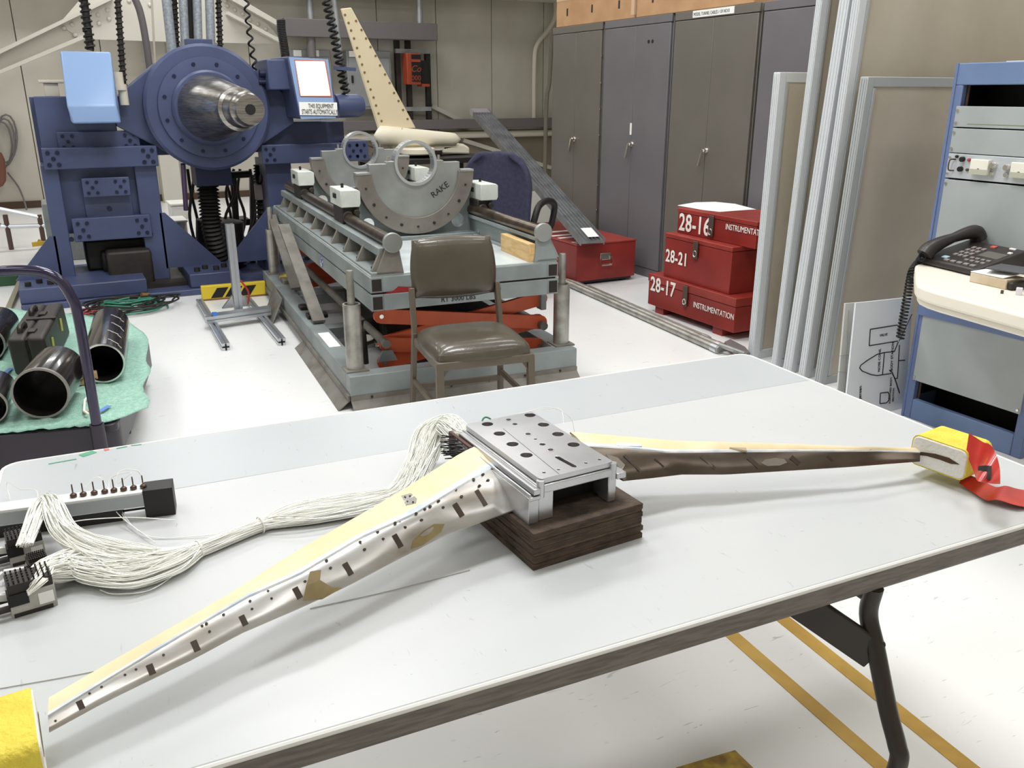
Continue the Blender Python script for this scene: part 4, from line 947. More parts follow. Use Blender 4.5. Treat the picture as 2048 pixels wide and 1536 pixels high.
rl.part('handle_ring', MB().tube([(q.x-.045, -.02, hz_+.02), (q.x-.055, -.024, hz_-.02), (q.x-.045, -.026, hz_-.045), (q.x+.045, -.026, hz_-.045), (q.x+.055, -.024, hz_-.02), (q.x+.045, -.02, hz_+.02)], .006, 8), M_chrome, hp)
for (x, y, w2, l2) in ((.02, .03, .10, .03), (.02, .08, .16, .04), (.14, .03, .1, .035), (.03, .3, .3, .05), (.03, .42, .25, .05), (.02, .6, .28, .06)):
    rl.part('paint_mark', MB().box((x, y, zt), (x+w2, y+l2, zt+.001)), M_wtext, smooth=0)
# plank leaning on the case
pk = Thing('ribbed_plank', 'long grey ribbed aluminium plank leaning from the red case to the back', 'plank')
c0, c1 = 6.45, 8.9
p0 = atd(1186, 466, c0); p0.z = zt+.03; p1 = atd(958, 222, c1)
M_plank = mat('plank_alu', '#8d8f91', .36, .75, col2='#77787a', scale=7, stretch=(1, 1, 1))
d = (p1-p0).normalized(); sd = V((math.cos(R(8)), -math.sin(R(8)), 0)); sd = (sd-d*sd.dot(d)).normalized(); up = sd.cross(d)
pk.part('web', MB().bar(p0, p1, .19, .022, up), M_plank, world=True)
for k in range(7):
    o_ = sd*(-.09+.03*k); pk.part('rib', MB().bar(p0+o_+up*.016, p1+o_+up*.016, .006, .014, up), M_plank, world=True)
pk.part('edge_flange', MB().bar(p0-sd*.095, p1-sd*.095, .008, .05, up), M_plank, world=True)
pk.part('edge_flange', MB().bar(p0+sd*.095, p1+sd*.095, .008, .05, up), M_plank, world=True)
pk.part('label_sheet', MB().bar(p0+d*.04+sd*.02+up*.024, p0+d*.20+sd*.02+up*.024, .09, .002, up), M_paper, world=True)
pk.part('end_wrap', MB().bar(p1-d*.12, p1+d*.004, .2, .05, up), mat('film_wrap', '#a7a0aa', .25, .3), world=True)
# pipes on the floor in front of the cases
pa, pb = onz(1163, 578, .025), onz(1440, 700, .025)
for k, (off, r, lab) in enumerate(((0, .024, 'grey steel pipe on the floor nearest the lift with an open end'), (.056, .022, 'grey steel pipe on the floor lying beside the open ended one'), (.1, .016, 'thin grey pipe on the floor closest to the red cases'))):
    d = (pb-pa).normalized(); s = V((-d.y, d.x, 0)); s = s if s.x > 0 else -s
    t = Thing('steel_pipe', lab, 'pipe', tuple(pa+s*off), 0, 'pipes along the red cases'); a = V((0, 0, r-.025)); b = a+(pb-pa)*(1, .98, .86)[k]-(pb-pa)*0
    a2 = a-(pb-pa)*(.3, .22, .04)[k]
    t.part('tube', MB().lathe([(r, 0), (r, (b-a2).length), (r*.72, (b-a2).length), (r*.72, (b-a2).length-.08)], a2, b-a2, 16), M_tubegal)
    t.part('collar', MB().cyl(b-d*.07, b-d*.012, r*1.12), M_alu)
t = Thing('hinge_plate', 'flat grey metal bracket on the floor at the table corner', 'bracket', tuple(onz(1470, 700, 0)))
t.part('plate', MB().prism([onz(*p, .03) for p in ((1448, 690), (1470, 712), (1500, 712), (1490, 700), (1460, 684))], (0, 0, .02)), M_beam, world=True, bevel=.003)
t.part('pin', MB().cyl(onz(1440, 690, .05), onz(1490, 708, .05), .014), M_cast, world=True)

# ================================================================ slotted aluminium stand and hazard bar
st = Thing('aluminium_stand', 'slotted aluminium profile stand with one upright on the floor', 'stand', tuple(onz(395, 600, 0)))
def profile(t, p0, p1, w_=.045, name='profile', par=None):
    p0 = V(p0); p1 = V(p1); d = (p1-p0).normalized(); up = V((0, 0, 1)) if abs(d.z) < .8 else V((0, -1, 0)); sd = d.cross(up).normalized(); up = sd.cross(d)
    mb = MB(); h = w_/2; g = w_*.09; sec = []
    for q in range(4):
        c, s_ = math.cos(q*PI/2), math.sin(q*PI/2)
        for a, b in ((h, -h), (h, -g), (h*.55, -g), (h*.55, g), (h, g)): sec.append((a*c-b*s_, a*s_+b*c))
    mb.prism([p0+sd*a+up*b for a, b in sec], p1-p0)
    o = t.part(name, mb, M_alu, par, world=True, smooth=0)
    en = MB()
    for p, k in ((p0, -1), (p1, 1)):
        for a in (0, PI/2):
            v1 = (sd*math.cos(a)+up*math.sin(a)); en.bar(p-v1*h*.8+d*k*.001, p+v1*h*.8+d*k*.001, .002, w_*.22, d.cross(v1))
    return o, en
for (x0, y0), (x1, y1) in (((399, 604), (452, 694)), ((513, 640), (564, 684))):
    a = onz(x0, y0, .0225); b = onz(x1, y1, .0225)
    if x0 == 513:
        a = b+(onz(399, 604, .0225)-onz(452, 694, .0225))
    o, en = profile(st, a, b, .045, 'foot'); st.part('slot_end', en, M_black, o, world=True, smooth=0)
a = onz(412, 640, .068); b = onz(540, 622, .068); o, _ = profile(st, a, b, .045, 'crossbar'); o, _ = profile(st, a+V((.01, .05, 0)), b+V((.01, .05, 0)), .045, 'crossbar')
c = onz(477, 620, .07); top = V((c.x, c.y, 0)); tp = onp(452, 448, c, (math.sin(YAW), math.cos(YAW), 0)); o, _ = profile(st, c, V((c.x, c.y, tp.z)), .05, 'upright')
st.part('corner_bracket', MB().prism([c+V((.03, 0, .02)), c+V((.1, 0, .02)), c+V((.03, 0, .1))], (0, .03, 0)), M_alu, world=True)
st.part('corner_bracket', MB().prism([c+V((-.03, 0, .02)), c+V((-.1, 0, .02)), c+V((-.03, 0, .1))], (0, .03, 0)), M_alu, world=True)
st.part('red_tag', MB().tube(bez([c+V((.03, -.02, .2)), c+V((.07, -.03, .12)), c+V((.06, -.03, .04))], 5), .006, 6), mat('red_cloth', '#b02a22', .6), world=True)
st.part('blue_clip', MB().cyl(onz(427, 628, .1), onz(431, 628, .12), .014), mat('clip_blue', '#3d74c4', .4), world=True)
hb = Thing('hazard_bar', 'yellow and black striped hazard bar at the foot of the blue machine', 'bar', tuple(onz(405, 603, 0)), -4)
q1 = hb.y(533, 590, 0); LL = q1.x; hgt = .11
hb.part('bar', MB().box((0, 0, 0.012), (LL, .045, hgt)), mat('hazard_yellow', '#d8bd2e', .5), bevel=.006)
for k in range(5):
    x = .06+k*LL/4.6
    if x+.12 < LL: hb.part('stripe', MB().prism([(x, -.001, .018), (x+.08, -.001, .018), (x+.13, -.001, hgt-.02), (x+.05, -.001, hgt-.02)], (0, .002, 0)), M_black, smooth=0)
hb.part('wood_strip', MB().box((0, .005, 0), (LL, .04, .012)), mat('strip_wood', '#8f6a45', .7))
# ================================================================ big blue spindle machine
mc = Thing('spindle_machine', 'large blue steel machine with a conical spindle facing the hall', 'machine', (0, 7.0, 0), 0)
M_bolt = mat('bolt_dark', '#1d2440', .4, .3)
def bolts(parent, pts, Y, r=.014):
    for x, z in pts: mc.part('bolt', MB().cyl((x, Y, z), (x, Y-.008, z), r, n=8), M_bolt, parent)
def mrect(x0, y0, x1, y1, Y, dep, name='plate', m=None, bevel=.006, bl=None):
    """plate whose front is seen between two places on the machine plane y=Y"""
    a = mc.y(x0, y0, Y); b = mc.y(x1, y1, Y); o = mc.part(name, MB().box((a.x, Y, b.z), (b.x, Y+dep, a.z)), m or M_blue, bevel=bevel)
    if bl:
        w_ = b.x-a.x; h = a.z-b.z
        for s in (0, 1):
            bx = a.x+(.035 if s == 0 else w_-.035-.06); bolts(o, [(bx, b.z+h*.22), (bx+.06, b.z+h*.22), (bx+.03, b.z+h*.5), (bx, b.z+h*.78), (bx+.06, b.z+h*.78)], Y, bl)
    return o, a, b
# left tower
o, a, b = mrect(80, 331, 155, 570, .0, .35, 'tower_post'); o, a2, b2 = mrect(268, 331, 342, 560, .0, .35, 'tower_post')
tx0, tx1 = a.x, b2.x
for x, z in ((a.x+.12, .42), (b2.x-.1, .42)): bolts(o, [(x, z)], 0, .018)
mc.part('tower_panel', MB().box((b.x, .08, .45), (a2.x, .30, 1.0)), M_blue, smooth=0)
mc.part('tower_side', MB().box((tx0, .35, .12), (tx0+.04, .9, 1.4)), M_blue, smooth=0)
mc.part('tower_side', MB().box((tx1-.04, .35, .12), (tx1, .9, 1.05)), M_blue, smooth=0)
mrect(66, 193, 240, 300, .05, .5, 'tower_head')
mrect(112, 264, 282, 299, .02, .06, bl=.013)
mrect(82, 297, 318, 332, -.06, .14, 'tower_beam', bl=.015)
mrect(162, 357, 263, 391, -.02, .06, bl=.012)
mrect(143, 438, 306, 474, -.03, .06, 'tower_beam', bl=.014)
o, a, b = mrect(166, 391, 270, 442, .06, .05); bolts(o, [((a.x+b.x)/2, (a.z+b.z)/2)], .06, .018)
# slanted light cover with its grey top
a = mc.y(133, 212, -.4); b = mc.y(243, 246, -.4); t0 = mc.y(120, 102, -.12); t1 = mc.y(222, 103, -.12)
mc.part('cover', MB().add([(a.x, -.4, a.z), (b.x-.02, -.4, a.z), (t1.x, -.12, t0.z), (t0.x, -.12, t0.z), (a.x+.02, -.4, b.z), (b.x, -.4, b.z), (t1.x, .05, t0.z), (t0.x, .05, t0.z), (a.x+.02, .05, b.z), (b.x, .05, b.z)],
        [(0, 1, 2, 3), (4, 5, 1, 0), (3, 2, 6, 7), (1, 5, 9, 6, 2), (0, 3, 7, 8, 4), (8, 9, 5, 4), (7, 6, 9, 8)]), M_blue_l, bevel=.012)
a = mc.y(85, 160, .3); b = mc.y(120, 193, .3); mc.part('vent_stack', MB().box((a.x, .3, b.z), (b.x, .45, a.z-.02)).box((a.x-.03, .28, a.z-.02), (b.x+.04, .48, a.z+.0)), M_cream, bevel=.004)
a = mc.y(235, 150, -.1); mc.part('valve', MB().cyl((a.x, -.1, a.z-.06), (a.x, -.1, a.z+.02), .035).cyl((a.x, -.1, a.z-.1), (a.x, -.1, a.z-.06), .05).cyl((a.x+.02, -.1, a.z-.2), (a.x+.02, -.1, a.z-.1), .03), M_cream)
# spindle head: disc, bosses, cone
c = mc.y(418, 215, -.1); RD = mc.y(540, 210, -.1).x-c.x; cz = c.z-.005
pl = [(c.x-1.40*RD, cz+.045), (c.x-.82*RD, cz+.62*RD)]+[(c.x+RD*math.cos(t), cz+RD*math.sin(t)) for t in [R(140-i*10) for i in range(11)]]+[(c.x+.82*RD, cz+.62*RD), (c.x+1.42*RD, cz+.05), (c.x+1.42*RD, cz-.10), (c.x+.8*RD, cz-.62*RD), (c.x-.8*RD, cz-.62*RD), (c.x-1.40*RD, cz-.10)]
ear = [(c.x-1.42*RD, cz+.06), (c.x-.72*RD, cz+.70*RD), (c.x+.72*RD, cz+.70*RD), (c.x+1.44*RD, cz+.06), (c.x+1.44*RD, cz-.12), (c.x+.72*RD, cz-.70*RD), (c.x-.72*RD, cz-.70*RD), (c.x-1.42*RD, cz-.12)]
mc.part('ear_plate', MB().prism([(x, 0, z) for x, z in ear], (0, .16, 0)), M_blue, smooth=0, bevel=.01)
d_ = mc.part('face_disc', MB().lathe([(.1, .12), (RD, .12), (RD, .02), (RD-.02, 0), (RD*.80, 0), (RD*.79, -.025), (RD*.62, -.03), (.1, -.03)], (c.x, -.1, cz), (0, 1, 0), 56), M_blue, smooth=30)
bolts(d_, [(c.x+RD*.70*math.cos(R(15+30*k)), cz+RD*.70*math.sin(R(15+30*k))) for k in range(12)], -.128, .014)
mc.part('boss', MB().lathe([(.265, 0), (.265, .04), (.25, .06), (.1, .06)], (c.x, -.12, cz), (0, -1, 0), 40), M_blue, smooth=30)
tipc = mc.y(499, 219, -1.05); ax = V((tipc.x-c.x, -.93, tipc.z-cz)); Lc = ax.length
sp = mc.part('spindle', MB().lathe([(.232, 0), (.232, .03), (.225, .05), (.150, Lc*.66), (.142, Lc*.68), (.142, Lc*.75), (.122, Lc*.77), (.122, Lc*.82), (.112, Lc*.84), (.112, Lc*.92), (.100, Lc*.94), (.094, Lc), (.034, Lc), (.034, Lc-.1)], (c.x, -.15, cz), ax, 44), M_steel, smooth=30)
mc.part('spindle_bore', MB().cyl(V((c.x, -.15, cz))+ax*(1-.03/Lc), V((c.x, -.15, cz))+ax*(1+.002/Lc), .033), M_black, sp)
mc.part('top_clamp', MB().box((c.x-.1, -.06, cz+RD-.02), (c.x+.08, .06, cz+RD+.03)), M_blue, bevel=.004)
mc.part('bottom_bracket', MB().box((c.x-.14, -.05, cz-RD-.12), (c.x+.12, .2, cz-RD+.03)), M_bolt, bevel=.004)
mc.part('crosshead', MB().box((.5, .2, .98), (1.75, .6, 1.12)), M_blue, smooth=0)
# right tower
o, a, b = mrect(520, 245, 690, 292, .1, .45, 'tower_head'); o, a, b = mrect(522, 290, 722, 322, -.02, .14, 'tower_beam', bl=.013)
o, a, b = mrect(530, 320, 602, 575, .1, .4, 'tower_post'); rx0, rx1 = a.x, b.x
o, a, b = mrect(690, 282, 738, 320, -.05, .3, 'plate', bl=.012)
# control box with white panel and sign
a = mc.y(574, 116, -.2); b = mc.y(668, 236, -.2); Yb = -.35
q = lambda x, y, Y=Yb: mc.y(x, y, Y)
pl = q(580, 112), q(657, 117), q(682, 236), q(600, 238)
bx = mc.part('control_box', MB().hexa([pl[3], pl[2], pl[2]+V((0, .55, 0)), pl[3]+V((-.02, .55, 0))], [pl[0]+V((0, .08, 0)), pl[1]+V((0, .08, 0)), pl[1]+V((0, .5, 0)), pl[0]+V((-.04, .5, 0))]), M_blue, bevel=.012)
nrm = lambda p, k: p
def onbox(x, y, lift):
    n = (pl[2]-pl[3]).cross((pl[0]+V((0, .08, 0)))-pl[3]).normalized(); n = n if n.y < 0 else -n
    return mc.L(onp(x, y, mc.W(pl[3]+n*lift), n)), n
def boxquad(name, pts, m, lift, par):
    P_ = [onbox(x, y, lift) for x, y in pts]; n = P_[0][1]
    return mc.part(name, MB().prism([p for p, _ in P_], -n*.006), m, par, smooth=0), n
boxquad('face_frame', [(578, 114), (656, 119), (672, 236), (602, 238)], M_blue_l, .003, bx)
boxquad('panel_rim', [(589, 119), (651, 121), (664, 194), (600, 193)], mat('panel_rim_red', '#b8604a', .5), .008, bx)
boxquad('panel_reflection', [(591, 122), (649, 123), (661, 191), (602, 191)], mat('panel_reflection', '#fff2e6', .4, emit=1.6), .012, bx)  # white panel; the light it reflects is put in as emission
sg, n = boxquad('sign', [(598, 204), (674, 205), (675, 231), (600, 230)], M_paper, .014, bx)
u = (onbox(672, 214, .016)[0]-onbox(602, 213, .016)[0])
for txt, x0, y0, sz, k in (('THIS EQUIPMENT', 617, 216, .040, .54), ('STARTS AUTOMATICALLY', 604, 228, .044, .46)):
    p = onbox(x0, y0, .0165)[0]; lettering('lettering', txt, sz*1.15, p, u, (0, .1, 1), M_ltext, sg, sx=k)
a = q(533, 118, -.2); b = q(580, 180, -.2); mc.part('side_box', MB().box((a.x, -.2, b.z), (b.x+.02, .25, a.z)), M_blue, bevel=.01)
mc.part('cable_gland', MB().cyl((a.x-.04, -.1, a.z-.1), (a.x, -.1, a.z-.1), .03).cyl((a.x-.05, -.1, a.z-.16), (a.x, -.1, a.z-.16), .02), M_bolt)
a = q(672, 212, -.1); b = q(716, 214, -.1)
mc.part('motor', MB().lathe([(.05, 0), (.085, .01), (.09, .03), (.09, .2), (.075, .24)], (a.x-.02, -.1, a.z), (1, .15, 0), 28), M_blue, smooth=40)
a = q(668, 133, -.15); mc.part('lever', MB().bar((a.x, -.15, a.z-.01), (a.x+.17, -.15, a.z-.02), .03, .025), M_blue)
# base frame with gussets
BX0 = mc.y(44, 600, -.1).x
mc.part('base_plate', MB().box((BX0, -.38, 0), (2.05, 1.1, .045)), M_blue, bevel=.006)
mc.part('base_block', MB().box((BX0, -.34, .045), (.48, .4, .15)), M_blue, bevel=.008)
mc.part('base_block', MB().box((.78, -.34, .045), (1.15, .4, .15)), M_blue, bevel=.008)
mc.part('base_block', MB().box((1.42, -.34, .045), (2.05, .4, .15)), M_blue, bevel=.008)
mc.part('tie_plate', MB().box((.48, -.2, .045), (.78, .4, .075)), M_dark2, smooth=0)
def gus(x, s, w_=.38, h=.38): mc.part('gusset', MB().prism([(x, 0, .15), (x+s*w_, 0, .15), (x+s*.04, 0, .15+h), (x, 0, .15+h)], (0, .03, 0)), M_blue, smooth=0)
gus(tx0+.02, -1, .3, .3); gus(tx1-.02, 1, .42, .42); gus(rx0+.02, -1, .42, .42); gus(rx1, 1, .3, .3)
for x0 in (BX0+.06, .85, 1.5):
    for k in range(4): mc.part('anchor_nut', MB().cyl((x0+.07*k, -.24+.08*(k % 2), .15), (x0+.07*k, -.24+.08*(k % 2), .18), .022, n=6), M_dark2)
mc.part('yellow_grip', MB().bar(mc.y(64, 489, .2), mc.y(112, 484, .2), .03, .03).bar(mc.y(75, 482, .25), mc.y(108, 497, .25), .03, .03), mat('grip_yellow', '#d3ac3c', .5))
# gear between the legs
gm = mc.part('gearbox', MB().box((.12, .15, .15), (.62, .7, .38)).box((.22, .05, .15), (.5, .2, .30)), M_dark, bevel=.02)
mc.part('gearbox_cover', MB().box((.25, -.1, .05), (.56, .12, .32)), M_dark2, gm, bevel=.02)
a = mc.y(205, 490, .3); mc.part('brass_valve', MB().cyl((a.x, .3, .42), (a.x, .3, .58), .045).cyl((a.x-.07, .3, .5), (a.x+.07, .3, .5), .03), mat('brass_old', '#8a6a35', .5, .4))
# hanging drive parts below the disc
def corr(name, pts, r, t=None, label=None, n=18, m=M_dark, pitch=None, amp=.12):
    P_ = bez(pts, 24); rs = [r*(1+amp*math.sin(i*2.1)) for i in range(len(P_))]
    return MB().tube(P_, r, 10, rs=rs)
mc.part('cable_chain', corr('', [mc.y(412, 340, .1), mc.y(418, 400, .1), mc.y(424, 455, .1), mc.y(440, 520, .15)], .075, amp=.2), M_dark)
mc.part('cable_chain', corr('', [mc.y(520, 330, .4), mc.y(522, 380, .4), mc.y(524, 450, .4), mc.y(500, 520, .5)], .05, amp=.2), M_dark)
mc.part('lift_motor', MB().cyl(mc.y(440, 440, .4), mc.y(440, 570, .4), .19, n=24), M_dark2, bevel=.01)
mc.part('motor_flange', MB().cyl(mc.y(440, 505, .4), mc.y(440, 520, .4), .22, n=24), M_dark)
for k, (xs, Y_) in enumerate((((392, 384, 380, 400), .3), ((455, 470, 450, 462), .5), ((480, 476, 490, 470), .7), ((468, 452, 462, 455), .8), ((500, 508, 505, 480), .6), ((375, 382, 395, 410), .5), ((446, 458, 470, 474), .9))):
    mc.part('hanging_cable', MB().tube(bez([mc.y(x, y, Y_) for x, y in zip(xs, (338, 385, 440, 520))], 5), .012, 6), M_dark if k % 2 else M_dark2)
mc.part('cable_tray', MB().box(mc.y(432, 455, .95), mc.y(500, 438, .95)+V((0, .25, 0))), M_dark2)
mc.part('pump_block', MB().box(mc.y(380, 555, .7), mc.y(500, 478, .7)+V((0, .35, 0))), M_dark, bevel=.02)
mc.part('rear_frame', MB().bar(mc.y(466, 350, .9), mc.y(478, 540, .9), .05, .05).bar(mc.y(505, 350, .9), mc.y(508, 540, .9), .05, .05), M_dark2)
mc.part('cross_tube', MB().cyl(mc.y(430, 352, .6), mc.y(498, 348, .6), .03), M_dark2)
mc.part('hinge_arm', MB().cyl(mc.y(366, 328, .0), mc.y(372, 420, .1), .018), mat('purple_tube', '#5a4668', .5))
mc.part('junction_box', MB().box(mc.y(511, 370, .3), mc.y(527, 400, .3)+V((0, .08, 0))), mat('box_mauve', '#8b7f7f', .5), bevel=.004)
mc.part('actuator', MB().cyl(mc.y(520, 356, .3), mc.y(530, 358, .3), .04), M_dark)

# ================================================================ hoses and conduits rising above the machine
def up(px0, py0, px1, py1, Y):
    a = ony(px0, py0, Y); b = ony(px1, py1, Y); d = (a-b).normalized(); t = (CEIL-b.z)/max(d.z, .3); return [b, b.lerp(a, .5), a, b+d*min(t, (a-b).length+1.2)]
def hose(pts, r, m, label, kind, turns=None):
    t = Thing(kind, label, kind.split('_')[-1], tuple(pts[0]))
    if turns:
        t.part('sleeve', MB().tube([t.L(p) for p in bez(pts, 6)], r*.72, 10), m)
        t.part('spiral', MB().tube(helix([t.L(p) for p in pts], r*.85, turns, 9), r*.24, 5), m)
    else: t.part('tube', MB().tube([t.L(p) for p in bez(pts, 6)], r, 12), m)
M_cond = mat('pipe_wrap', '#9aa3ad', .45, .3, col2='#b9bfc6', scale=60)
hose(up(171, 22, 181, 100, 7.25), .036, M_dark, 'black corrugated hose above the pale blue cover', 'corrugated_hose', 40)
hose(up(236, 5, 248, 178, 7.2), .026, M_dark2, 'long dark spiral hose beside the pale blue cover', 'spiral_hose', 50)
hose([ony(303, 168, 7.4), ony(297, 120, 7.4), ony(288, 60, 7.4), ony(279, 20, 7.4), ony(268, -10, 7.4), ony(262, -60, 7.4)], .026, M_beam, 'bent grey conduit left of the pale pipes', 'bent_conduit')
hose(up(305, 30, 311, 140, 7.5), .008, M_cream, 'thin cream cord hanging left of the spindle disc', 'hanging_cord')
hose(up(333, 0, 346, 118, 7.45), .036, M_cond, 'leftmost pale wrapped pipe above the spindle disc', 'wrapped_pipe')
hose(up(366, 0, 371, 104, 7.45), .032, M_cond, 'second pale wrapped pipe above the spindle disc', 'wrapped_pipe')
hose(up(394, 0, 397, 96, 7.45), .032, M_cond, 'third pale wrapped pipe above the spindle disc', 'wrapped_pipe')
hose(up(419, 0, 422, 98, 7.45), .034, M_cond, 'rightmost pale wrapped pipe above the spindle disc', 'wrapped_pipe')
hose(up(349, 0, 354, 110, 7.55), .026, M_dark2, 'dark spiral hose between the first two pale pipes', 'spiral_hose', 46)
hose(up(437, 0, 441, 105, 7.5), .026, M_dark2, 'dark spiral hose right of the pale pipes', 'spiral_hose', 46)
hose(up(380, 0, 384, 95, 7.6), .02, M_dark2, 'thin dark hose between the middle pale pipes', 'rubber_hose')
hose([ony(571, 114, 7.3), ony(568, 90, 7.3), ony(563, 60, 7.3), ony(562, 40, 7.3)], .034, M_dark, 'short black corrugated hose on the control box', 'corrugated_hose', 22)
hose(up(668, 0, 681, 112, 7.35), .02, M_alu_dull, 'straight grey pole behind the control box', 'steel_pole')
def coil(pts, r, turns, label, wr=.006):
    t = Thing('coiled_cord', label, 'cord', tuple(pts[0])); t.part('coil', MB().tube(helix([t.L(p) for p in pts], r, turns, 10), wr, 6), M_black)
coil([ony(511, 140, 7.0), ony(503, 95, 7.0), ony(497, 50, 7.0), ony(490, -20, 7.0)], .018, 7, 'loose black coiled cord hanging right of the spindle disc', .008)
coil([ony(693, 192, 6.9), ony(684, 150, 6.9), ony(676, 110, 6.9), ony(666, 60, 6.9), ony(652, 0, 6.9), ony(647, -30, 6.9)], .03, 17, 'black coiled cord hanging behind the control box', .010)
# ================================================================ partition panels leaning together
M_part = mat('partition_felt', '#c0b7a6', .9, col2='#b0a694', scale=2.5, lo=.35, hi=.7)
M_palu = mat('panel_frame', '#cdd1d4', .45)
M_palu2 = mat('panel_frame_dull', '#a9adad', .5)
def panel(x0, y0, wid, h, deg, lean, label, fr=.05, th=.045, mf=M_palu):
    t = Thing('divider_screen', label, 'panel', (x0, y0, 0), deg, 'partition panels stacked by the rack')
    L0 = math.tan(R(lean))
    sh = lambda mb: [setattr(p, 'y', p.y-p.z*L0) or p for p in mb.v] and mb
    def part(n, mb, m, **k): sh(mb); return t.part(n, mb, m, **k)
    part('core', MB().box((fr*.6, .006, .03), (wid-fr*.6, th-.006, h-fr*.6)), M_part, smooth=0)
    for xa, xb in ((0, fr), (wid-fr, wid)):
        part('side_frame', MB().box((xa, 0, 0), (xb, th, h)), mf, bevel=.004)
    e = MB()
    for yy in (th*.2, th*.5, th*.8): e.box((-.003, yy-.004, .01), (0, yy+.004, h-.01))
    part('edge_ridge', e, mf, smooth=0, kind='stuff')
    for za, zb in ((0, fr), (h-fr, h)): part('cross_frame', MB().box((fr, 0.002, za), (wid-fr, th-.002, zb)), mf, bevel=.003)
    part('inner_bead', MB().box((fr, -.004, .05), (fr+.012, .006, h-.05)), M_palu2, smooth=0)
    return t
g = lambda px, py, z=0: onz(px, py, z)
q = g(1505, 720); panel(q.x, q.y, 1.30, 1.53, 0, 0, 'shortest partition panel with pale edge nearest the red cases')
q = g(1551, 736); panel(q.x, q.y, 1.28, 2.25, 0, 1.5, 'tall partition panel behind the short one with a single pale edge', .045, .035)
q = g(1581, 747); panel(q.x, q.y, 1.3, 2.4, 0, 3.2, 'tall partition panel forming the left half of the pale double edge', .045, .06)
q = g(1608, 758); panel(q.x, q.y, 1.45, 2.5, 0, 2.1, 'tallest partition panel forming the beige sheet behind the rack', .05, .045)
q = g(1640, 772); panel(q.x, q.y, 1.35, 1.50, 0, 2.2, 'lower framed partition panel standing just behind the blue rack', .045, .045, M_palu2)
t = Thing('tape_scrap', 'white tape scrap stuck on the double panel edge', 'tape')
a = onp(1628, 638, onz(1581, 747, 0)+V((0, -.006, 0)), (0, 1, math.tan(R(3.2)))); t.part('scrap', MB().box((a.x-.02, a.y-.004, a.z-.02), (a.x+.02, a.y-.001, a.z+.015)).box((a.x+.03, a.y-.004, a.z-.015), (a.x+.05, a.y-.001, a.z+.005)), M_paper, smooth=0)

# ================================================================ drawing board at the rack's foot
M_board = mat('white_board', '#dfe3e8', .35)
db = Thing('drawing_board', 'white board with black line diagram standing against the blue rack', 'board')
YD = 2.52
pd = lambda x, y, dy=0: ony(x, y, YD+dy)
P_ = [pd(1712, 606), pd(1826, 594), pd(1805, 900), pd(1682, 900)]
db.part('sheet', MB().prism(P_, (0, .008, 0)), M_board, smooth=0)
def stroke(pts, w_=.0042, m=M_ltext):
    mb = MB()
    for a, b in zip(pts, pts[1:]): mb.bar(pd(*a, -.0012), pd(*b, -.0012), w_, .002, (0, 1, 0))
    return db.part('drawn_line', mb, m, smooth=0)
zz = lambda x, y: (1670+x*200/1280, 590+y*240/1536)
stroke([zz(800, 385), zz(452, 440), zz(438, 650), zz(805, 590)])
stroke([zz(810, 600), zz(760, 725), zz(640, 735), zz(540, 760), zz(410, 840), zz(330, 900), zz(315, 935), zz(350, 975), zz(460, 1020), zz(540, 1032), zz(720, 1005)])
stroke([zz(632, 745), zz(608, 1020)]); stroke([zz(825, 640), zz(800, 1068), zz(770, 1068)]); stroke([zz(695, 962), zz(730, 990), zz(770, 1080), zz(826, 1255)], .005)
stroke([zz(820, 840), zz(895, 835)]); stroke([zz(820, 590), zz(985, 245)], .004, mat('brown_ink', '#57463f', .6))
stroke([zz(575, 1390), zz(582, 1255), zz(680, 1245), zz(692, 1270), zz(688, 1350), zz(660, 1382), zz(575, 1390)])
pu = (pd(*zz(600, 800))-pd(*zz(590, 1000)))
for txt, at_, sz in (('NOSE CONE', (575, 980), .020), ('BODY STATION', (735, 970), .020), ('FORWARD BODY', (712, 1385), .017), ('SECTION', (752, 1360), .017), ('Jensen', (335, 1330), .026)):
    lettering('lettering', txt, sz, pd(*zz(*at_), -.0015), pu, (-1, 0, 0), M_ltext, db.o)
lettering('lettering', 'VALVE', .018, pd(*zz(570, 535), -.0015), pd(*zz(705, 515))-pd(*zz(570, 535)), (0, 0, 1), M_ltext, db.o)
db2 = Thing('drawing_board', 'second pale board peeking out left behind the diagram board', 'board')
pe = lambda x, y: ony(x, y, YD+.06)
db2.part('sheet', MB().prism([pe(1691, 607), pe(1800, 600), pe(1780, 900), pe(1665, 900)], (0, .008, 0)), mat('pale_board', '#c9c8c4', .4), smooth=0)
for a, b in (((1678, 712), (1704, 708)), ((1674, 743), (1700, 746)), ((1697, 620), (1688, 790))):
    db2.part('drawn_line', MB().bar(pe(*a)+V((0, -.001, 0)), pe(*b)+V((0, -.001, 0)), .002, .002, (0, 1, 0)), MATS['grey_filament'], smooth=0)

# ================================================================ blue equipment rack
RX = 3.35; RYL = 2.462; RYR = 1.885; RH = 1.545
M_rblue = mat('rack_blue', '#7186ac', .42, col2='#667ba1', scale=3)
M_rblue2 = mat('rack_blue_side', '#67789f', .42)
M_rgrey = mat('rack_panel_grey', '#a9afaf', .45, col2='#9fa5a5', scale=4)
M_rplate = mat('instrument_plate', '#c9cfd4', .35, .3)
rk = Thing('equipment_rack', 'blue steel equipment rack with grey panels at the right', 'rack', (RX, RYL, 0), 0)
Wd = RYL-RYR
yl = lambda x, y: rk.x(x, y, 0)
rk.part('upright', MB().box((0, -.045, .0), (.03, 0, RH-.085)), M_rblue2, bevel=.004)
rk.part('upright', MB().box((0, -Wd, .0), (.03, -Wd+.045, RH-.085)), M_rblue2, bevel=.004)
rk.part('side_skin', MB().box((.03, -.012, .0), (.62, 0, RH)), M_rblue2, bevel=.004)
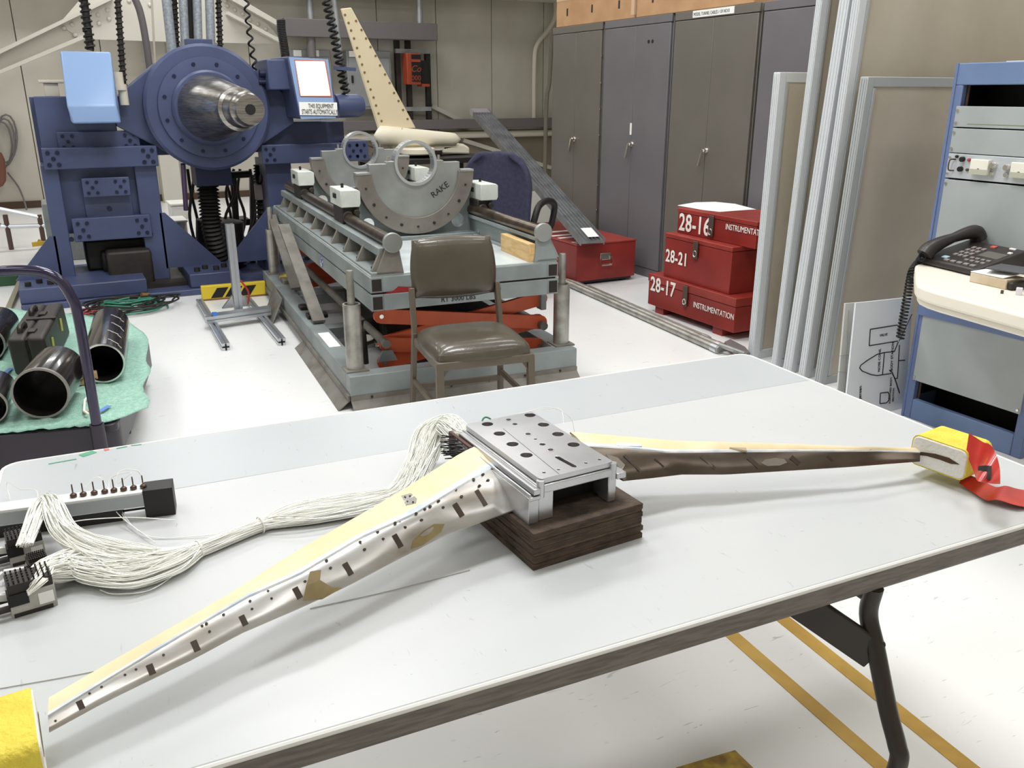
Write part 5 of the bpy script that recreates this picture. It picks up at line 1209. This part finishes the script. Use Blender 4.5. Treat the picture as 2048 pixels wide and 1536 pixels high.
rk.part('side_skin', MB().box((.03, -Wd, 0), (.62, -Wd+.012, RH)), M_rblue2, bevel=.004)
rk.part('top_rail', MB().box((0, -Wd, RH-.085), (.03, 0, RH)), M_rblue, bevel=.004)
rk.part('top_skin', MB().box((.03, -Wd+.012, RH-.02), (.62, -.012, RH)), M_rblue, bevel=.004)
rk.part('bottom_rail', MB().box((0, -Wd+.045, .0), (.03, -.045, .095)), M_rblue, bevel=.004)
rk.part('corner_trim', MB().box((-.004, -.012, 0), (.004, 0, RH)), M_rblue2, bevel=.001)
rk.part('back_skin', MB().box((.6, -Wd+.012, 0), (.62, -.012, RH-.02)), M_black, smooth=0)
rk.part('inner_shade_liner', MB().box((.05, -.02, .1), (.6, -.013, RH-.03)).box((.05, -Wd+.013, .1), (.6, -Wd+.02, RH-.03)).box((.05, -Wd+.02, .02), (.6, -.02, .03)).box((.05, -Wd+.02, RH-.03), (.6, -.02, RH-.022)).box((.2, -Wd+.02, .03), (.21, -.02, RH-.03)), M_black, smooth=0, kind='stuff')  # black sheets added as the shade inside the rack
inl, inr = -.045, -Wd+.045
for yy in (inl-.012, inr+.002):
    o = rk.part('mounting_strip', MB().box((.028, yy, .095), (.034, yy+.010, RH-.086)), M_iron, smooth=0)
zq = lambda x, y: yl(x, y).z
def rp(z0, z1, m, name='blank_panel', scr=True):
    o = rk.part(name, MB().box((-.006, inr-.01, z0+.0015), (.002, inl+.012, z1-.0015)), m, bevel=.002)
    if scr:
        for yy in (inl+.002, inr):
            for z in (z0+.018, z1-.018): rk.part('panel_screw', MB().cyl((-.006, yy, z), (-.012, yy, z), .0055, n=8), M_chrome, o)
    return o
z1 = 1.380; z2 = 1.295; z3 = 1.192; z4 = 1.090
rp(z2, z1, M_rgrey); rp(z3, z2-.002, M_rgrey); ip = rp(z4, z3, M_rplate, 'instrument_panel'); rp(.76, z4-.004, M_rgrey); rp(.185, .62, M_rgrey); rk.part('apron', MB().box((-.012, inr-.03, .49), (-.007, inl+.03, .69)), M_rblue2, smooth=0)
rk.part('scuff', MB().box((-.0065, inl-.05, z2+.012), (-.0059, inr+.1, z2+.016)), mat('scuff_green', '#7d8a6d', .7), smooth=0)
# instruments: pull handle, black knobs, lamp, meters, chrome knobs
def iz(x, y): q = yl(1880+x*168/1985, 290+y*130/1536); return q.y, q.z
for (x, y, r, m, h) in ((570, 335, .0105, M_black, .016), (520, 565, .0105, M_black, .016), (435, 270, .006, M_dark2, .01), (675, 585, .006, M_brass if 'M_brass' in globals() else M_iron, .008), (1310, 480, .013, M_chrome, .02), (1270, 680, .009, M_chrome, .014), (1635, 530, .013, M_chrome, .02), (1600, 700, .009, M_chrome, .014)):
    yy, z = iz(x, y); rk.part('knob', MB().lathe([(r, 0), (r, h*.8), (r*.8, h), (r*.3, h)], (-.006, yy, z), (-1, 0, 0), 16), m, ip)
yy, z = iz(720, 350); rk.part('pilot_lamp', MB().lathe([(.007, 0), (.007, .006), (.004, .01)], (-.006, yy, z), (-1, 0, 0), 14), mat('lamp_red', '#a83f4c', .25), ip)
yy, z = iz(330, 330); y2, zb = iz(330, 600); rk.part('pull_handle', MB().tube(bez([(-.006, yy-.012, z), (-.025, yy, z-.004), (-.025, yy, zb+.004), (-.006, yy-.012, zb)], 5), .003, 8), M_iron, ip)
for x0, x1 in ((840, 1200), (1800, 2160)):
    a, za = iz(x0, 320 if x0 < 1000 else 395); b, zb = iz(x1, 710 if x0 < 1000 else 790)
    o = rk.part('meter', MB().box((-.03, b, zb), (-.006, a, za)), mat('meter_glass', '#ece9dc', .15), ip, bevel=.003)
    rk.part('meter_base', MB().box((-.031, b+.001, zb), (-.028, a-.001, zb+(za-zb)*.35)), mat('meter_grey', '#b7b8a6', .4), ip)
    rk.part('meter_needle', MB().box((-.0308, (a+b)/2-.004, zb+(za-zb)*.36), (-.0302, (a+b)/2+.004, zb+(za-zb)*.40)), M_black, ip)
for k, (x0, x1) in enumerate(((.05, .12), (.13, .19))):
    pass
sheet = Thing('paper_stack', 'white papers lying on top of the blue rack', 'paper', (RX+.05, RYL-.18, RH)); sheet.part('sheet', MB().box((0, -.16, 0), (.2, 0, .004)).box((0.02, -.3, 0), (.2, -.18, .003)), M_paper, smooth=0)
# desk shelf
SZ = .77
M_desk = mat('desk_ivory', '#eee7d8', .4)
sf = Thing('rack_shelf', 'ivory moulded shelf with rounded corner on the blue rack', 'shelf', (RX, RYL, 0), 0)
edge_ = [sf.L((x, y, 0)) for x, y in ((3.345, 2.475), (3.03, 2.272), (2.76, 2.055), (2.715, 2.01), (2.69, 1.96), (2.675, 1.90), (2.60, 1.35), (3.345, 1.35))]
sf.part('slab', MB().prism([(p.x, p.y, SZ-.05) for p in edge_], (0, 0, .05)), M_desk, bevel=.010, seg=3)
sf.part('underside', MB().prism([(p.x*.97-.003, p.y*.98-.012, SZ-.075) for p in edge_], (0, 0, .028)), M_desk, bevel=.008)
for yy in (-.27, -Wd+.12): sf.part('bracket', MB().prism([(-.012, yy, SZ-.08), (-.15, yy, SZ-.08), (-.012, yy, SZ-.2)], (0, .01, 0)), M_rblue2, smooth=0)
# telephone
M_phone = mat('phone_black', '#2b2523', .4); M_key = mat('phone_key', '#8c8482', .5)
ph = Thing('desk_telephone', 'black office telephone with handset on the ivory shelf', 'telephone', (3.165, 2.125, SZ), 0)
PD, PS = -99, 1.22
ph.o.rotation_euler = (0, 0, R(PD)); ph.o.scale = (PS, PS, PS); ph.M = MX.Translation(ph.loc) @ MX.Rotation(R(PD), 4, 'Z') @ MX.Scale(PS, 4); ph.Mi = ph.M.inverted()
pw_, pdp = .235, .20
sl = lambda y: .022+.05*(y/pdp)
base = ph.part('base', MB().hexa([(-pw_/2, -pdp/2, .004), (pw_/2, -pdp/2, .004), (pw_/2, pdp/2, .004), (-pw_/2, pdp/2, .004)], [(-pw_/2, -pdp/2, .024), (pw_/2, -pdp/2, .024), (pw_/2, pdp/2, .072), (-pw_/2, pdp/2, .072)]), M_phone, bevel=.006)
ph.part('foot', MB().box((-pw_/2+.01, -pdp/2+.01, 0), (pw_/2-.01, pdp/2-.01, .005)), M_dark)
fz = lambda y: .024+.048*((y+pdp/2)/pdp)
def pkey(x, y, w_, d_, m, h=.003):
    ph.part('key', MB().hexa([(x, y, fz(y)-.001), (x+w_, y, fz(y)-.001), (x+w_, y+d_, fz(y+d_)-.001), (x, y+d_, fz(y+d_)-.001)], [(x, y, fz(y)+h), (x+w_, y, fz(y)+h), (x+w_, y+d_, fz(y+d_)+h), (x, y+d_, fz(y+d_)+h)]), m, base, smooth=0)
for r_ in range(4):
    for c_ in range(3): pkey(-.045+c_*.02, -.035+r_*.024, .013, .013, M_key)
for c_ in range(5): pkey(-.03+c_*.026, -.085, .018, .01, M_key)
for r_ in range(2):
    for c_ in range(4): pkey(.022+c_*.021, -.055+r_*.022, .014, .008, M_key)
pkey(-.055, -.07, .022, .014, mat('key_blue', '#a9c4cc', .4)); pkey(.0, .068, .018, .014, mat('key_red', '#c9584e', .4))
pkey(.085, .05, .014, .008, M_wtext); pkey(.06, .083, .022, .007, M_wtext)
ph.part('screen', MB().hexa([(.022, -.005, fz(-.005)), (.10, -.005, fz(-.005)), (.10, .04, fz(.04)), (.022, .04, fz(.04))], [(.022, -.005, fz(-.005)+.001), (.10, -.005, fz(-.005)+.001), (.10, .04, fz(.04)+.001), (.022, .04, fz(.04)+.001)]), mat('lcd', '#5d5a50', .2), base, smooth=0)
hs_ = ph.part('handset', MB().tube(bez([(-.088, -.108, .035), (-.088, -.09, .055), (-.088, -.05, .072), (-.088, .0, .086), (-.088, .06, .100), (-.088, .095, .098), (-.088, .11, .078)], 6), .02, 12, rs=[.016+.011*abs(math.cos(i/36*PI)) for i in range(37)]), M_phone)
def wpt(x, y, X): return onx(x, y, X)
cp = [ph.W((-.088, -.115, .03)), atd(1838, 524, 3.50), atd(1824, 545, 3.44), atd(1815, 590, 3.42), atd(1806, 640, 3.42), atd(1800, 678, 3.42)]
ph.part('coiled_cord', MB().tube(helix([ph.L(p) for p in cp], .0115, 34, 10), .0032, 5), M_black)
# packet and notebook on the shelf
M_packet = mat('kraft_packet', '#cdbfa9', .8, col2='#bdab90', scale=12)
q = onz(1985, 570, SZ)
bp = Thing('parcel_box', 'torn cardboard parcel box beside the telephone on the shelf', 'box', (q.x, q.y, SZ), -95)
bp.part('box', MB().box((-.075, -.03, 0), (.075, .07, .036)), M_packet, bevel=.003)
bp.part('flap', MB().prism([(-.075, -.03, .037), (-.03, .05, .055), (.075, .03, .05), (.06, -.03, .038)], (0, 0, .002)), M_paper, smooth=0)
bp.part('torn_end', MB().box((.075, -.028, .002), (.10, .06, .03)), M_dark2, bevel=.008)
nb = Thing('dark_notebook', 'dark grey notebook resting on the torn parcel box', 'notebook', (q.x+.03, q.y-.02, SZ+.058), -80)
nb.part('cover', MB().box((-.05, -.05, 0), (.10, .07, .006)), mat('slate_cover', '#4c4c50', .5), bevel=.002)
q = onz(2030, 590, SZ)
sc = Thing('plastic_block', 'small pale plastic block on the shelf edge at the right', 'block', (q.x, q.y, SZ), -60); sc.part('block', MB().box((0, 0, 0), (.02, .018, .025)), mat('pale_plastic', '#d9d7e0', .4), bevel=.002); sc.part('stud', MB().cyl((-.04, 0, 0), (-.04, 0, .012), .005), M_iron)
# ================================================================ platform cart at the left
CZ = .25
M_cart = mat('cart_navy', '#2c2533', .4, col2='#262029', scale=5)
M_tubeh = mat('cart_handle', '#2a2440', .16, .3, coat=.5)
q = onz(196, 852, CZ)
ct = Thing('platform_cart', 'dark platform cart with bent tube handle loaded at the left', 'cart', (q.x, q.y, 0), -10.6)
ct.part('deck', MB().prism([(x, y, CZ-.03) for x, y in rrect(-.75, .0, .065, 1.25, .03)], (0, 0, .03)), M_cart, bevel=.004)
ct.part('front_skirt', MB().box((-.75, -.004, .09), (.0, .02, CZ-.002)), M_cart, bevel=.004)
ct.part('corner_bumper', MB().prism([(x, y, .12) for x, y in [(.0, -.004)]+[(.0+.068*math.sin(R(a)), .068-.072*math.cos(R(a))) for a in (20, 45, 70, 90)]+[(.068, .3), (.045, .3), (.0, .03)]], (0, 0, .128)), M_cart, bevel=.004)
ct.part('side_skirt', MB().box((.045, .28, .1), (.066, 1.25, CZ-.002)), M_cart, bevel=.004)
for x, y in ((-.6, .2), (.0, .2), (-.6, 1.05), (.0, 1.05)):
    ct.part('castor', MB().cyl((x-.02, y, .05), (x+.02, y, .05), .05), M_dark, bevel=.004); ct.part('castor_fork', MB().box((x-.03, y-.03, .06), (x+.03, y+.03, .22)), M_beam)
hb_ = ct.z(195, 858, CZ); hx_, hy_ = hb_.x, hb_.y
ztop = ct.y(60, 541, hy_).z
ct.part('handle', MB().tube([(hx_, hy_, CZ-.1)]+bez([(hx_, hy_, CZ+.02), (hx_, hy_, ztop-.2), (hx_-.012, hy_, ztop-.10), (hx_-.05, hy_, ztop-.03), (hx_-.13, hy_, ztop), (hx_-.3, hy_, ztop+.002), (hx_-.62, hy_, ztop), (hx_-.70, hy_, ztop-.03), (hx_-.74, hy_, ztop-.1), (hx_-.75, hy_, CZ+.02)], 6)+[(hx_-.75, hy_, CZ-.1)], .0185, 14), M_tubeh, smooth=60)
for dx in (0, -.75): ct.part('handle_socket', MB().lathe([(.02, .0), (.026, .0), (.026, -.11), (.02, -.11)], (hx_+dx, hy_, CZ+.02), (0, 0, 1), 16, False), M_cart)
for p in ((168, 845), (208, 840)):
    k = ct.z(*p, CZ); ct.part('yellow_mark', MB().box((k.x, k.y, CZ), (k.x+.015, k.y+.008, CZ+.001)), MATS['grip_yellow'], smooth=0)

# green bubble wrap sheet
M_wrap = mat('green_bubble_wrap', '#a3dac4', .35, col2='#c8efe0', scale=70, bump=.8, bscale=220, alpha=.93, trans=.1)
Lb = [(-60, 612), (-60, 650), (-60, 690), (-60, 735), (-60, 785), (-60, 830), (-60, 872)]
Rb = [(250, 640), (295, 675), (292, 722), (302, 742), (286, 775), (296, 814), (190, 851)]
rnd = random.Random(4); rows = []
LP = bez([onz(x, y, CZ+.008) for x, y in Lb], 4); RP = bez([onz(x, y, CZ+.010) for x, y in Rb], 4)
for a, b in zip(LP, RP):
    row = []
    for i in range(25):
        t = i/24; p = a.lerp(b, t); p.z += rnd.uniform(0, .010); row.append(p)
    rows.append(row)
wr = solid('bubble_wrap', MB().grid(rows), M_wrap, 'green bubble wrap sheet spread over the cart deck', 'bubble wrap', smooth=80)
md = wr.modifiers.new('thick', 'SOLIDIFY'); md.thickness = .004
WZ = CZ+.016
# black hard case standing on the wrap
Bl, Br = onz(31, 753, WZ), onz(106, 747, WZ); zt_ = onp(94, 673, Br, (Br-Bl).cross(V((0, 0, 1)))).z; far = onz(131, 604, zt_)-onz(94, 673, zt_); far.z = 0
an = math.degrees(math.atan2(Br.y-Bl.y, Br.x-Bl.x))
hc = Thing('hard_case', 'tall black ribbed hard case standing on the green wrap', 'case', (Bl.x, Bl.y, WZ), an); w_ = (Br-Bl).length; l_ = far.length; h_ = zt_-WZ
M_case = mat('case_black', '#2a231f', .5, col2='#231d1a', scale=8)
sk = hc.L(Bl+far); kx = sk.x/l_
for a, b in ((0, .49), (.51, 1)):
    o = hc.part('shell', MB().hexa([(w_*a+.0, 0, 0), (w_*b, 0, 0), (w_*b+kx*l_, l_, 0), (w_*a+kx*l_, l_, 0)], [(w_*a-.01, 0, h_), (w_*b-.01, 0, h_), (w_*b+kx*l_-.01, l_, h_), (w_*a+kx*l_-.01, l_, h_)]), M_case, bevel=.016, seg=3)
hc.part('seam_gasket', MB().hexa([(w_*.485, .01, .01), (w_*.515, .01, .01), (w_*.515+kx*l_, l_-.01, .01), (w_*.485+kx*l_, l_-.01, .01)], [(w_*.485-.01, .01, h_-.012), (w_*.515-.01, .01, h_-.012), (w_*.515+kx*l_-.01, l_-.01, h_-.012), (w_*.485+kx*l_-.01, l_-.01, h_-.012)]), M_black)
for t_ in (.12, .6):
    y0 = l_*t_; x0 = w_*.2+kx*y0
    hc.part('handle', MB().tube(bez([(x0, y0+.02, h_), (x0, y0+.03, h_+.022), (x0, y0+.10, h_+.022), (x0, y0+.11, h_)], 5), .012, 8), M_case)
    hc.part('latch', MB().box((w_*.42+kx*y0, y0, h_-.002), (w_*.62+kx*y0, y0+.06, h_+.008)), M_case, bevel=.003)
hc.part('rib', MB().box((w_*.0, l_*.48, h_-.005), (w_+.0+kx*l_*.5, l_*.52, h_+.007)), M_case, bevel=.003)
for t_, z in ((.22, .55), (.68, .62)):
    hc.part('tape_mark', MB().bar((w_+kx*l_*t_-.002, l_*t_, h_*z-.03), (w_+kx*l_*t_-.004, l_*t_+.012, h_*z+.03), .003, .03, (0, 1, 0)), mat('mark_yellow_green', '#a9ad4e', .6))
# black rocket-like tubes
M_carb = mat('black_tube', '#1d1919', .18, coat=.4); M_lip = mat('tube_lip', '#8f8a85', .35, .3)
def tubeobj(c0, c1, r, label, marks=0, lip=M_lip, name='black_tube'):
    c0 = V(c0); c1 = V(c1); t = Thing(name, label, 'tube', (c0.x, c0.y, 0), 0); a = t.L(c0); b = t.L(c1); d = b-a; L0 = d.length; dn = d.normalized()
    t.part('shell', MB().lathe([(r*.90, L0), (r, L0), (r, .006), (r*.985, 0), (r*.92, 0), (r*.90, .01), (r*.90, L0-.02), (.001, L0-.02)], a, d, 36, False), M_carb, smooth=40)
    t.part('lip', MB().lathe([(r*1.01, .012), (r*1.01, -.002), (r*.93, -.002), (r*.93, .012)], a, d, 36, False), lip, smooth=40)
    sd = V((0, 0, 1)).cross(dn).normalized(); sd = sd if sd.x > 0 else -sd
    for k in range(marks):
        f = L0*(.1+.85*k/marks)
        for j, (aa, l2) in enumerate(((35, .02), (52, .035), (68, .012))):
            an_ = R(aa+6*(k % 2)); n_ = V((0, 0, 1))*math.sin(an_)+sd*math.cos(an_); n_ = (n_-dn*n_.dot(dn)).normalized(); tg = n_.cross(dn)
            p = a+dn*(f+.012*j)+n_*(r*1.001); t.part('marking', MB().bar(p-tg*l2/2, p+tg*l2/2, .0035, .0012, n_), M_wtext, smooth=0)
    return t
tubeobj(onz(81, 787, WZ+.100), onz(118, 738, WZ+.100), .098, 'short black tube with grey open lip at the cart front')
tubeobj(onz(206, 727, WZ+.088), onz(222, 648, WZ+.088), .084, 'long glossy black tube with white markings on the green wrap', 4, M_chrome)
tubeobj(onz(-30, 690, WZ+.08), onz(2, 645, WZ+.08), .08, 'black tube cut by the left frame edge behind the hard case')
tubeobj(onz(-25, 815, WZ+.07), onz(-6, 772, WZ+.07), .065, 'dark tube cut by the left frame edge at the cart front')
q = onz(140, 772, WZ)
solid('wood_chock', MB().box((0, 0, 0), (.075, .06, .045)), mat('chock_wood', '#c79d6d', .7), 'tan wood chock between the two black tubes', 'wood', bevel=.003).location = q
bpy.data.objects['wood_chock'].rotation_euler = (0, 0, R(-18))
q = onz(182, 768, WZ)
o = solid('wood_chock', MB().box((0, 0, 0), (.03, .03, .05)), mat('chock_wood', '#c79d6d', .7), 'small pale wood chock right of the cart handle', 'wood', bevel=.003); o.location = q
t = Thing('wire_bracket', 'white bent bracket lying on the green wrap by the handle', 'bracket', tuple(onz(166, 828, WZ)))
t.part('wire', MB().tube([t.L(onz(x, y, WZ+.012)) for x, y in ((175, 795), (169, 800), (168, 822), (178, 829))], .005, 8), M_white)
t.part('pad', MB().box((0, 0, 0), (.03, .015, .008)), M_kraft)
M_btape = mat('blue_tape', '#5a86cf', .5)
for k, (a, b, lab) in enumerate((((-6, 757), (23, 736), 'blue tape strip at the left edge of the green wrap'), ((198, 823), (219, 811), 'blue tape strip on the green wrap near the cart corner'))):
    a = onz(*a, WZ+.008); b = onz(*b, WZ+.008); solid('tape_strip', MB().bar(a, b, .02, .001), M_btape, lab, 'tape', 'bits of blue tape on the cart', smooth=0)
# cable piles on the floor
def pile(cx, cy, rx, ry, n, cols, label, seed, r=.006):
    rnd = random.Random(seed); c = onz(cx, cy, 0); t = Thing('cable_pile', label, 'cables', tuple(c))
    for k in range(n):
        ph_ = rnd.uniform(0, 6.28); pts = []; s = rnd.uniform(.45, 1); ox, oy = rnd.uniform(-.06, .06), rnd.uniform(-.05, .05)
        for i in range(14):
            a = ph_+i*2*PI/13*rnd.uniform(.9, 1.05); pts.append((ox+rx*s*math.cos(a)+rnd.uniform(-.02, .02), oy+ry*s*math.sin(a)+rnd.uniform(-.015, .015), .008+.009*k*.5+rnd.uniform(0, .02)))
        t.part('cable', MB().tube(bez(pts, 4), r, 6), cols[k % len(cols)])
    return t
M_gw = mat('green_cable', '#2f7f66', .45)
tp = pile(258, 620, .31, .2, 13, [M_gw, M_dark, M_dark, M_dark2], 'tangle of black and green cables on the floor behind the tubes', 2)
tp.part('connector', MB().cyl((.1, .12, .07), (.15, .14, .06), .018), MATS['brass_old'])
pile(160, 634, .1, .08, 4, [mat('red_cable', '#8f2b2b', .45)], 'small red cable coil half hidden by the cart handle', 6)
# odds and ends at the far left floor
t = Thing('green_crate', 'dark green tray on the floor at the left frame edge', 'tray', tuple(onz(-20, 578, 0))); a = onz(-30, 576, 0); b = onz(38, 574, 0)
t.part('tray', MB().box(t.L((a.x, a.y, 0)), t.L((b.x, a.y+.3, .08))), mat('dark_green', '#2f5136', .6), bevel=.004)
solid('wood_batten', MB().bar(onz(16, 622, .02), onz(44, 556, .02), .035, .03), mat('batten_grey', '#8c8672', .7), 'thin weathered batten lying left of the blue machine', 'wood')
t = Thing('steel_handrail', 'low silver handrail beyond the blue machine at the left', 'handrail')
t.part('top_rail', MB().tube(bez([ony(-40, 412, 9.5), ony(0, 418, 9.5), ony(82, 435, 9.5)], 3), .02), M_alu)
t.part('lower_rail', MB().tube(bez([ony(-40, 440, 9.5), ony(-5, 448, 9.5), ony(10, 453, 9.5), ony(90, 451, 9.5)], 4), .022), M_alu)
for px in (12, 80):
    a = ony(px, 440, 9.5); t.part('post', MB().cyl((a.x, a.y, 0), (a.x, a.y, a.z+.05), .022), M_iron)
t = Thing('pale_crate', 'pale grey crate standing behind the left leg of the blue machine', 'crate'); a = ony(82, 408, 8.6); b = ony(112, 500, 8.6)
t.part('box', MB().box((a.x, 8.6, 0), (b.x+.3, 9.0, a.z)), M_lift, bevel=.01)
for (x0, y0, x1, y1, Y, lab) in ((342, 412, 378, 440, 8.6, 'white plastic drum box behind the machine below the disc'), (344, 446, 380, 500, 8.1, 'white carton box behind the machine gusset')):
    a = ony(x0, y0, Y); b = ony(x1, y1, Y); t = Thing('white_box', lab, 'box'); t.part('box', MB().box((a.x, Y, max(0, b.z)), (b.x, Y+.3, a.z)), M_white, bevel=.02); t.part('lid', MB().box((a.x-.01, Y-.01, a.z), (b.x+.01, Y+.31, a.z+.02)), M_white, bevel=.005)
    if b.z > 0.01: t.part('stand', MB().box((a.x+.02, Y+.02, 0), (b.x-.02, Y+.28, b.z)), M_kraft)
t = Thing('cable_loops', 'thin grey cable loops hanging on the wall at the far left', 'cable')
for k, (dx, dy) in enumerate(((0, 0), (4, -8), (-6, 6))):
    pts = [ony(8+dx+22*math.cos(a), 285+dy+48*math.sin(a), WY-.08) for a in [2*PI*i/16 for i in range(16)]]
    t.part('loop', MB().tube(pts, .012, 6, closed=True), M_beam)
t.part('tail', MB().tube(bez([ony(15, 345, WY-.1), ony(40, 380, WY-.1), ony(55, 430, WY-.3), ony(45, 455, WY-.5), ony(10, 460, WY-.6)], 6), .012, 6), M_beam)
t = Thing('leather_pouch', 'brown leather pouch hanging at the left frame edge', 'pouch'); Yp = WY-.32
pp = [ony(x, y, Yp) for x, y in ((-40, 300), (2, 305), (9, 320), (12, 345), (12, 362), (6, 372), (-2, 376), (-40, 372))]
t.part('pouch', MB().prism(pp, (0, .12, 0)), mat('brown_leather', '#6b4232', .6), bevel=.02)
t.part('strap', MB().bar(ony(-6, 308, Yp+.06), ony(-6, 240, Yp+.06), .03, .01, (0, 1, 0)), MATS['brown_leather'])
t.part('hook', MB().cyl(ony(-6, 240, Yp), ony(-6, 240, WY-.01), .02), M_beam)

# ================================================================ cream fin model on a dark bench
YF = 8.2
M_fin = mat('fin_cream', '#f0e1bd', .5); M_body = mat('fairing_cream', '#f7f0da', .5)
pf = lambda x, y, dy=0: ony(x, y, YF+dy)
bz = pf(860, 308).z-.02
bn = Thing('dark_workbench', 'dark workbench behind the lift carrying the cream fin', 'bench')
xa, xb = pf(735, 300).x, pf(960, 300).x
bn.part('top', MB().box((xa, YF-.35, bz-.05), (xb, YF+.45, bz)), M_dark, bevel=.006)
for x in (xa+.06, xb-.06):
    for y in (YF-.3, YF+.38): bn.part('leg', MB().box((x-.03, y-.03, 0), (x+.03, y+.03, bz-.05)), M_dark)
bn.part('shelf', MB().box((xa+.05, YF-.3, .3), (xb-.05, YF+.4, .33)), M_dark2)
fn = Thing('fin_model', 'tall cream swept fin model with screw rows on the dark bench', 'fin model')
fo = fn.part('fin', MB().prism([pf(683, 17), pf(703, 15), pf(832, 256), pf(758, 258)], (0, .045, 0)), M_fin, bevel=.008)
sm_ = MB().cyl((0, .001, 0), (0, -.003, 0), .012, n=8).mesh('screw'); sm_.materials.append(mat('screw_brown', '#8a7350', .5))
for x, y in [(690, 30), (697, 46), (702, 61), (708, 77), (714, 96), (719, 113), (724, 129), (729, 145), (736, 163), (741, 179), (747, 195), (752, 211), (757, 227), (763, 242), (712, 42), (723, 60), (732, 77), (741, 94), (751, 112), (760, 131), (770, 149), (779, 166), (788, 186), (797, 202), (806, 220), (815, 238)]:
    o = bpy.data.objects.new('screw', sm_); COL.objects.link(o); o.parent = fo; o.location = pf(x, y)
def blob(name, x0, x1, yc0, yc1, r0, r1, dy, m, n=14, flat=1):
    a = pf(x0, yc0, dy); b = pf(x1, yc1, dy); rows = []
    for i in range(n+1):
        t_ = i/n; e = min(1, math.sqrt(max(0, 1-((abs(t_-.5)-.40)/.1)**2)) if abs(t_-.5) > .40 else 1); rr = (r0+(r1-r0)*t_)*max(e, .05); c_ = a.lerp(b, t_)
        rows.append([c_+V((0, math.cos(q_)*rr*flat, math.sin(q_)*rr)) for q_ in [2*PI*k/16 for k in range(16)]])
    mb = MB().grid(rows, True); mb.f += [tuple(range(16)), tuple(range(n*16, (n+1)*16))]
    return fn.part(name, mb, m, smooth=60)
blob('fairing', 748, 922, 271, 279, .100, .058, .0, M_body)
fn.part('belly', MB().prism([pf(770, 284), pf(905, 286), pf(915, 296), pf(880, 304), pf(790, 302)], (0, .14, 0)), M_body, bevel=.02)
fn.part('foot', MB().prism([pf(885, 291), pf(928, 288), pf(940, 295), pf(941, 309), pf(885, 307)], (0, .2, 0)), M_body, bevel=.02)
fn.part('keel', MB().prism([pf(800, 302), pf(885, 300), pf(885, 309), pf(830, 311)], (0, .16, 0)), M_dark2, bevel=.01)
fn.part('cradle_ring', MB().lathe([(.16, 0), (.17, .01), (.17, .05), (.16, .06)], pf(835, 300, -.1)-V((0, 0, .04)), (0, 0, 1), 24), M_body)
fn.part('strut', MB().bar(pf(852, 283, -.04), pf(880, 274, -.04), .02, .02, (0, 1, 0)), M_iron)
fn.part('feather_tag', MB().prism([pf(792, 288, -.05), pf(799, 268, -.05), pf(805, 255, -.05), pf(801, 275, -.05), pf(797, 290, -.05)], (0, .008, 0)), M_alu_dull, smooth=0)
fn.part('loose_wire', MB().tube(bez([pf(735, 290, -.1), pf(752, 298, -.1), pf(745, 308, -.1), pf(760, 304, -.1), pf(780, 296, -.1)], 5), .01, 6), M_iron)
# boxes under the plank beyond
t = Thing('beige_crate', 'beige crate on the floor behind the blue swivel chair', 'crate'); a = ony(1042, 360, 8.3); b = ony(1085, 381, 8.3)
t.part('box', MB().box((a.x, 8.3, max(0, b.z-.0)), (b.x+.15, 8.7, a.z)), M_kraft, bevel=.01); t.part('base', MB().box((a.x, 8.3, 0), (b.x+.15, 8.7, max(.005, b.z))), M_white, bevel=.01)
